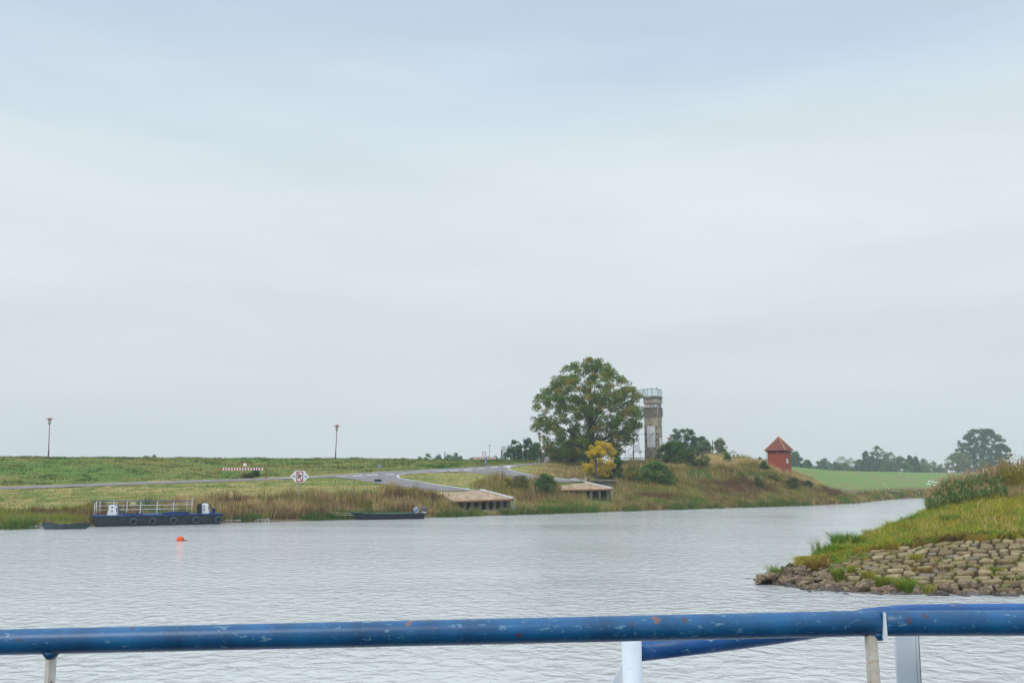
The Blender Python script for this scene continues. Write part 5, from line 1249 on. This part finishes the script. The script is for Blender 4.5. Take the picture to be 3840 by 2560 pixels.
mblades(3100, 4300, 2.1, 3.9, 9000, [OC, STR, YG, OC], .35, .75, 312, .022, .3, keep=lambda px, t_, q: fbm(q[:, 0]*.7, q[:, 1]*.7, 313, 3) > .5)
mblades(3050, 4300, 2.2, 3.9, 9000, [LG, LG], .3, .55, 314, .03, .5, keep=lambda px, t_, q: fbm(q[:, 0]*.9, q[:, 1]*.9, 315, 3) > .58)
mblades(3150, 3560, 3.3, 4.5, 16000, [LG, LG, YG], .2, .5, 305)
mblades(3330, 4300, 1.98, 2.45, 9000, [OC, WE, OC, YG], .12, .36, 307, keep=left_edge)
mblades(3500, 4300, 3.0, 4.1, 16000, [YG, OC, YG, YG], .2, .45, 309)
flush('mole_grass', 'yellow-green grass covering the back of the mole', 'grass')
# dead dark weeds along the top of the paving
X = rng.uniform(3420, 3880, 420); 
for px in X:
    t_ = 2.02+abs(rng.normal(0, .07)); q = mole([px], [t_])[0]; h_ = rng.uniform(.12, .32); n = 9
    zz_ = q+np.c_[rng.normal(0, .01, n), rng.normal(0, .01, n), np.linspace(0, h_, n)]
    V, T, C_ = blades(zz_, rng.uniform(.04, .09, n), np.full(n, .03), rng.normal(0, 1.2, (n, 2)), pick(WE[:2], rng.uniform(0, 1, n)), False); put(V, T, C_)
flush('dead_weeds', 'dark brown dead weeds along the upper edge of the paving', 'weeds')
Xw = rng.uniform(3150, 3880, 150)
for px in Xw:
    t_ = rng.uniform(1.1, 1.98); q = mole([px], [t_])[0]; n = int(rng.integers(8, 30)); gsz = rng.uniform(.05, .16)
    V, T, C_ = blades(q+np.c_[rng.normal(0, gsz, n), rng.normal(0, gsz, n), np.zeros(n)-.02], rng.uniform(.06, .2, n), np.full(n, .022), rng.normal(0, .8, (n, 2)), pick([LG, YG, OC, WE][int(rng.integers(4))], rng.uniform(0, 1, n)), False); put(V, T, C_)
flush('joint_weeds', 'small grass and weeds growing in the joints of the stone paving', 'weeds')
# grass tussocks that stand out, each a thing
def tussock(px, t, n, h, rad, pal, label, seed, cat='grass tuft', lean=.35, group='grass tufts on the mole'):
    r = np.random.default_rng(seed); c = mole([px], [t])[0]; th = r.uniform(0, 2*PI, n); rr_ = rad*np.sqrt(r.uniform(0, 1, n))
    b0 = np.c_[rr_*np.cos(th), rr_*np.sin(th), 0*th-.04]; ln_ = np.c_[np.cos(th), np.sin(th)]*(rr_/rad*lean+.08)[:, None]+r.normal(0, .12, (n, 2))
    V, T, C_ = blades(b0, h*r.uniform(.55, 1.1, n), np.full(n, .022)*r.uniform(.7, 1.6, n), ln_, pick(pal, r.uniform(0, 1, n)), True)
    o = npmesh('grass_tuft', V, T, C_, M_blade); o.location = c; return tag(o, label, cat, group)
tussock(3165, 3.4, 620, .95, .42, LG, 'tallest green tussock on the ridge near the mole tip', 1)
tussock(3205, 3.2, 300, .75, .4, LG+YG, 'green tussock just right of the tallest one', 2)
tussock(3270, 3.9, 240, .5, .4, LG, 'leafy green tuft further along the ridge', 3)
tussock(3075, 3.6, 60, .95, .3, OC+LG, 'thin tall straw-coloured grass left of the tallest tussock', 4, lean=.3)
tussock(2908, 2.4, 90, .55, .2, LG, 'lone green tuft on the boulders at the very tip', 5, lean=.9)
tussock(3142, 1.28, 260, .6, .17, LG+YG[:1], 'tall narrow green tuft on the lower stones', 6, lean=.3)
tussock(3195, 1.45, 130, .42, .14, YG, 'slim yellow-green tuft right of the tall narrow one', 7)
tussock(3258, 1.3, 160, .42, .2, YG+OC[:1], 'yellowish tuft between the stones, third from the tip', 8)
tussock(3312, 1.13, 240, .48, .22, YG+LG, 'round yellow-green tuft above the big boulders', 9)
tussock(3392, 1.0, 330, .66, .22, LG+YG[:1], 'dense green tuft standing in the water edge', 10, lean=.5)
tussock(3478, .99, 170, .42, .2, YG, 'yellow tuft at the water edge right of the dense green one', 11)
tussock(3430, 1.68, 170, .32, .24, YG, 'yellow-green tuft high on the paving', 12)
tussock(3060, 1.9, 330, .36, .34, OC+WE[2:], 'dry orange-brown patch of grass among the tip boulders', 13, lean=.6)
tussock(3460, 1.42, 200, .24, .34, OC+WE[1:], 'rust-brown dry tuft in the middle of the paving', 14, lean=.8)
tussock(3535, 1.45, 160, .2, .34, OC+WE[1:], 'low rust-brown tuft right of the other dry one', 15, lean=.8)
tussock(3735, 1.38, 160, .26, .22, LG+YG, 'small bright tuft in the right part of the paving', 16, lean=.8)
tussock(3612, 1.5, 120, .16, .3, LG+WE[:1], 'flat weedy green patch on the middle paving', 17, lean=1.2)
tussock(3660, 1.0, 110, .14, .25, LG, 'tiny green patch at the foot of the paving', 18, lean=1.2)
tussock(3790, 1.25, 150, .2, .35, LG+WE, 'weedy dark green patch low on the right paving', 19, lean=1.2)
tussock(3020, 1.1, 90, .2, .2, LG, 'small green sprout among the tip boulders near the water', 20, lean=.9)
tussock(2960, 1.3, 80, .18, .2, LG, 'smallest green sprout left on the tip boulders', 21, lean=.9)
tussock(3560, 2.9, 260, .62, .3, LG, 'dark green tussock in the middle of the grassy slope', 22)
# reeds with brown plumes
def reeds(px0, px1, t0, t1, n, h, green, plume, seed, pf=.6, dens=9):
    r = np.random.default_rng(seed); px = r.uniform(px0, px1, n); tt_ = r.uniform(t0, t1, n); q = mole(px, tt_)
    H_ = h(px)*r.uniform(.72, 1.08, n); ln_ = r.normal(0, .09, (n, 2)); ln_[:, 0] -= .04
    V, T, C_ = blades(q, H_, np.full(n, .03), ln_, pick(OC, r.uniform(0, 1, n)), True); put(V, T, C_)
    for k in range(dens):                                  # leaves along the stem
        f = r.uniform(.25, .92, n); b0 = q+np.c_[ln_*(H_*f*f)[:, None], H_*f]; d = r.normal(0, 1, (n, 2)); d /= np.linalg.norm(d, axis=1)[:, None]
        V, T, C_ = blades(b0, r.uniform(.12, .34, n), np.full(n, .04)*r.uniform(.7, 1.4, n), d*r.uniform(.6, 1.8, n)[:, None], pick(green, r.uniform(0, 1, n)), True); put(V, T, C_)
    m_ = r.random(n) < pf; qq = q[m_]; n2 = len(qq); H2 = H_[m_]; l2 = ln_[m_]
    for k in range(12):
        f = r.uniform(.9, 1.12, n2); b0 = qq+np.c_[l2*(H2*f*1.1)[:, None], H2*f]+r.normal(0, .018, (n2, 3))
        V, T, C_ = blades(b0, r.uniform(.06, .15, n2), np.full(n2, .035), r.normal(0, .5, (n2, 2))+[-.15, 0], pick(plume, r.uniform(0, 1, n2)), False); put(V, T, C_)
PLU = [lin(*c) for c in ((200,166,128),(178,138,102),(214,184,144),(156,118,84))]
RG = [lin(*c) for c in ((96,132,84),(112,144,88),(126,146,76),(82,116,76),(146,148,82))]
RY = [lin(*c) for c in ((144,138,52),(126,126,50),(162,148,62),(112,118,48),(166,142,72))]
reeds(3475, 3760, 3.75, 4.35, 800, lambda p: np.interp(p, [3475, 3560, 3700, 3760], [.95, 1.5, 1.5, 1.5]), RG, PLU, 401)
reeds(3500, 3780, 3.55, 3.95, 260, lambda p: .9+0*p, RG, PLU, 404, .3)
reeds(3700, 4400, 3.8, 4.4, 1500, lambda p: np.interp(p, [3700, 3760, 3860, 4400], [1.5, 2.0, 2.15, 2.3]), RY, PLU[:2]+OC, 402, .45)
flush('reeds', 'reed bed with brown plumes on the crest of the mole', 'reeds')
px = rng.uniform(3780, 4300, 5000); q = mole(px, rng.uniform(3.55, 3.85, 5000)); n = 5000
V, T, C_ = blades(q, rng.uniform(.4, .9, n), np.full(n, .025), rng.normal(0, .2, (n, 2)), pick(STR+TAN, rng.uniform(0, 1, n)), True); put(V, T, C_)
flush('straw', 'dry straw stalks in front of the reeds at the right', 'grass')

# ------------------------------------------------------------------ ferry railing in the foreground
M_pipe = paint('worn_blue_paint', (12, 94, 142), (7, 66, 106), .8, pale=(100, 140, 160), rough=.36)
M_pipe2 = paint('blue_paint_far', (16, 88, 150), (12, 72, 128), .5)
M_wp = paint('worn_white_paint', (232, 228, 218), (196, 186, 168), 1.5, (104, 62, 34), (198, 170, 128), 1.3, .5)
M_wp2 = paint('white_paint_steel', (226, 232, 236), (210, 218, 224), .25, (130, 110, 80), (170, 190, 195), .9, .45)
D0 = 2.43; rad = .0295
FR = P(1640, 2370, D0); ferry = thing('ferry_railing', (FR.x, FR.y, FR.z-1.1), 0, 'blue painted steel pipe railing with rusty white posts in the foreground', 'railing')
O_ = Vector((FR.x, FR.y, FR.z-1.1))
def FP(px, py, Y=D0): return P(px, py, Y)-O_
m = MB(); pa, pb = FP(-900, 2426), FP(3289, 2334.5); n_ = 40
pts = [pa.lerp(pb, k/n_) for k in range(n_+1)]; m.tube(pts+[pb+(pb-pa).normalized()*.006], [rad]*(n_+1)+[rad*.82], 28); m.build('handrail', M_pipe, ferry, smooth=True)
m = MB(); pc, pd = FP(3303, 2335), FP(4700, 2333); pts = [pc.lerp(pd, k/16) for k in range(17)]; m.tube([pc-(pd-pc).normalized()*.003]+pts, [rad*.8]+[rad]*17, 28); m.build('handrail', M_pipe, ferry, smooth=True)
# posts
dn = Vector((0, 0, -1.15))
def flatbar(px, py, Y, w, t_, name, mat, rz=0, ext=1.12, py0=0, lean=0):
    c = FP(px, py, Y); m = MB(); m.box((c.x+lean*.5, c.y, c.z-ext/2), (w, t_, ext), rz, Matrix.Rotation(rz, 4, 'Z') @ Matrix.Rotation(lean, 4, 'Y')); return m.build(name, mat, ferry, bevel=.002)
s = D0/F
flatbar(188, 2445, D0, .012, .02, 'post', M_wp, 0, 1.1); flatbar(200, 2448, D0+.01, .006, .03, 'post_flange', M_wp, 0, 1.1)
flatbar(3291, 2378, D0-.005, .020, .022, 'post', M_wp, R(4), 1.1, lean=R(-1)); flatbar(3320, 2385, D0-.005, .012, .02, 'post', M_wp, R(-4), 1.1, lean=R(-1.5))
m = MB(); c = FP(3302, 2290, D0-.004); m.add([c+Vector(v) for v in ((-.002,-.03,.0),(.0015,-.03,.0),(.003,-.03,-.06),(-.007,-.03,-.06),(-.002,-.022,.0),(.0015,-.022,.0),(.003,-.022,-.06),(-.007,-.022,-.06))], [(0,1,2,3),(7,6,5,4),(0,4,5,1),(1,5,6,2),(2,6,7,3),(3,7,4,0)]); m.build('weld_plate', M_wp2, ferry)
flatbar(3392, 2370, D0+.14, .052, .012, 'flat_post', M_wp2, R(4), 1.12); flatbar(3430, 2370, D0+.145, .004, .05, 'post_flange', M_wp2, 0, 1.12)
for px_, py_ in ((191, 2449), (3292, 2379)):        # blue weld fillets where posts meet the pipe
    c = FP(px_, py_, D0); m = MB(); m.cyl(c+Vector((0, 0, .006)), c-Vector((0, 0, .012)), .024, .011, 10); m.build('weld', M_pipe, ferry, smooth=True)
# second, further rail
m = MB(); pts = [FP(2380, 2442, 2.75), FP(2640, 2412, 2.8), FP(2900, 2378, 2.86), FP(3100, 2349, 2.92), FP(3250, 2314, 2.98), FP(3350, 2303, 3.02), FP(3430, 2298, 3.05), FP(3600, 2296, 3.06), FP(4700, 2289, 3.1)]
m.tube(pts, .0265, 20); m.build('rear_rail', M_pipe2, ferry, smooth=True)
c = FP(2368, 2400, 2.72); m = MB(); m.tube([c, c+Vector((.004, 0, -1.1))], .0262, 18); m.build('tube_post', M_wp2, ferry, smooth=True)
c = FP(2336, 2478, 2.72); m = MB(); m.add([c+Vector(v) for v in ((0,-.004,0),(0,-.004,-.9),(-.5,-.004,-.9),(0,.004,0),(0,.004,-.9),(-.5,.004,-.9))], [(0,1,2),(5,4,3),(0,3,4,1),(1,4,5,2),(2,5,3,0)]); m.build('gusset', M_wp2, ferry)

zd = FR.z-1.12  # deck lies out of view, added to darken the underside of the pipe
m = MB(); m.box((-3, -3.2, zd-.06), (24, 11.3, .12)); m.box((-3, -3.2, (zd-.12)/2-.2), (23.8, 11.1, zd+.28))
tag(m.build('ferry_deck', pmat('dark_deck_plate', srgb(70, 76, 80), .7, noise=.15)), 'dark steel ferry deck that carries the blue railing', 'deck', kind='structure')

# ------------------------------------------------------------------ haze
mh = bpy.data.materials.new('river_haze'); mh.use_nodes = True; t = mh.node_tree; t.nodes.remove(t.nodes['Principled BSDF'])
pv = t.nodes.new('ShaderNodeVolumePrincipled'); pv.inputs['Color'].default_value = (.88, .95, 1.0, 1); pv.inputs['Density'].default_value = .00034; pv.inputs['Anisotropy'].default_value = 0
t.links.new(pv.outputs[0], t.nodes['Material Output'].inputs['Volume'])
m = MB(); m.box((0, 320, 14), (1500, 720, 34)); hz = m.build('haze', mh); tag(hz, 'thin bluish haze hanging over river and dikes', 'haze', kind='stuff'); hz.display_type = 'WIRE'
scene.cycles.volume_bounces = 2
scene.cycles.transparent_max_bounces = 16
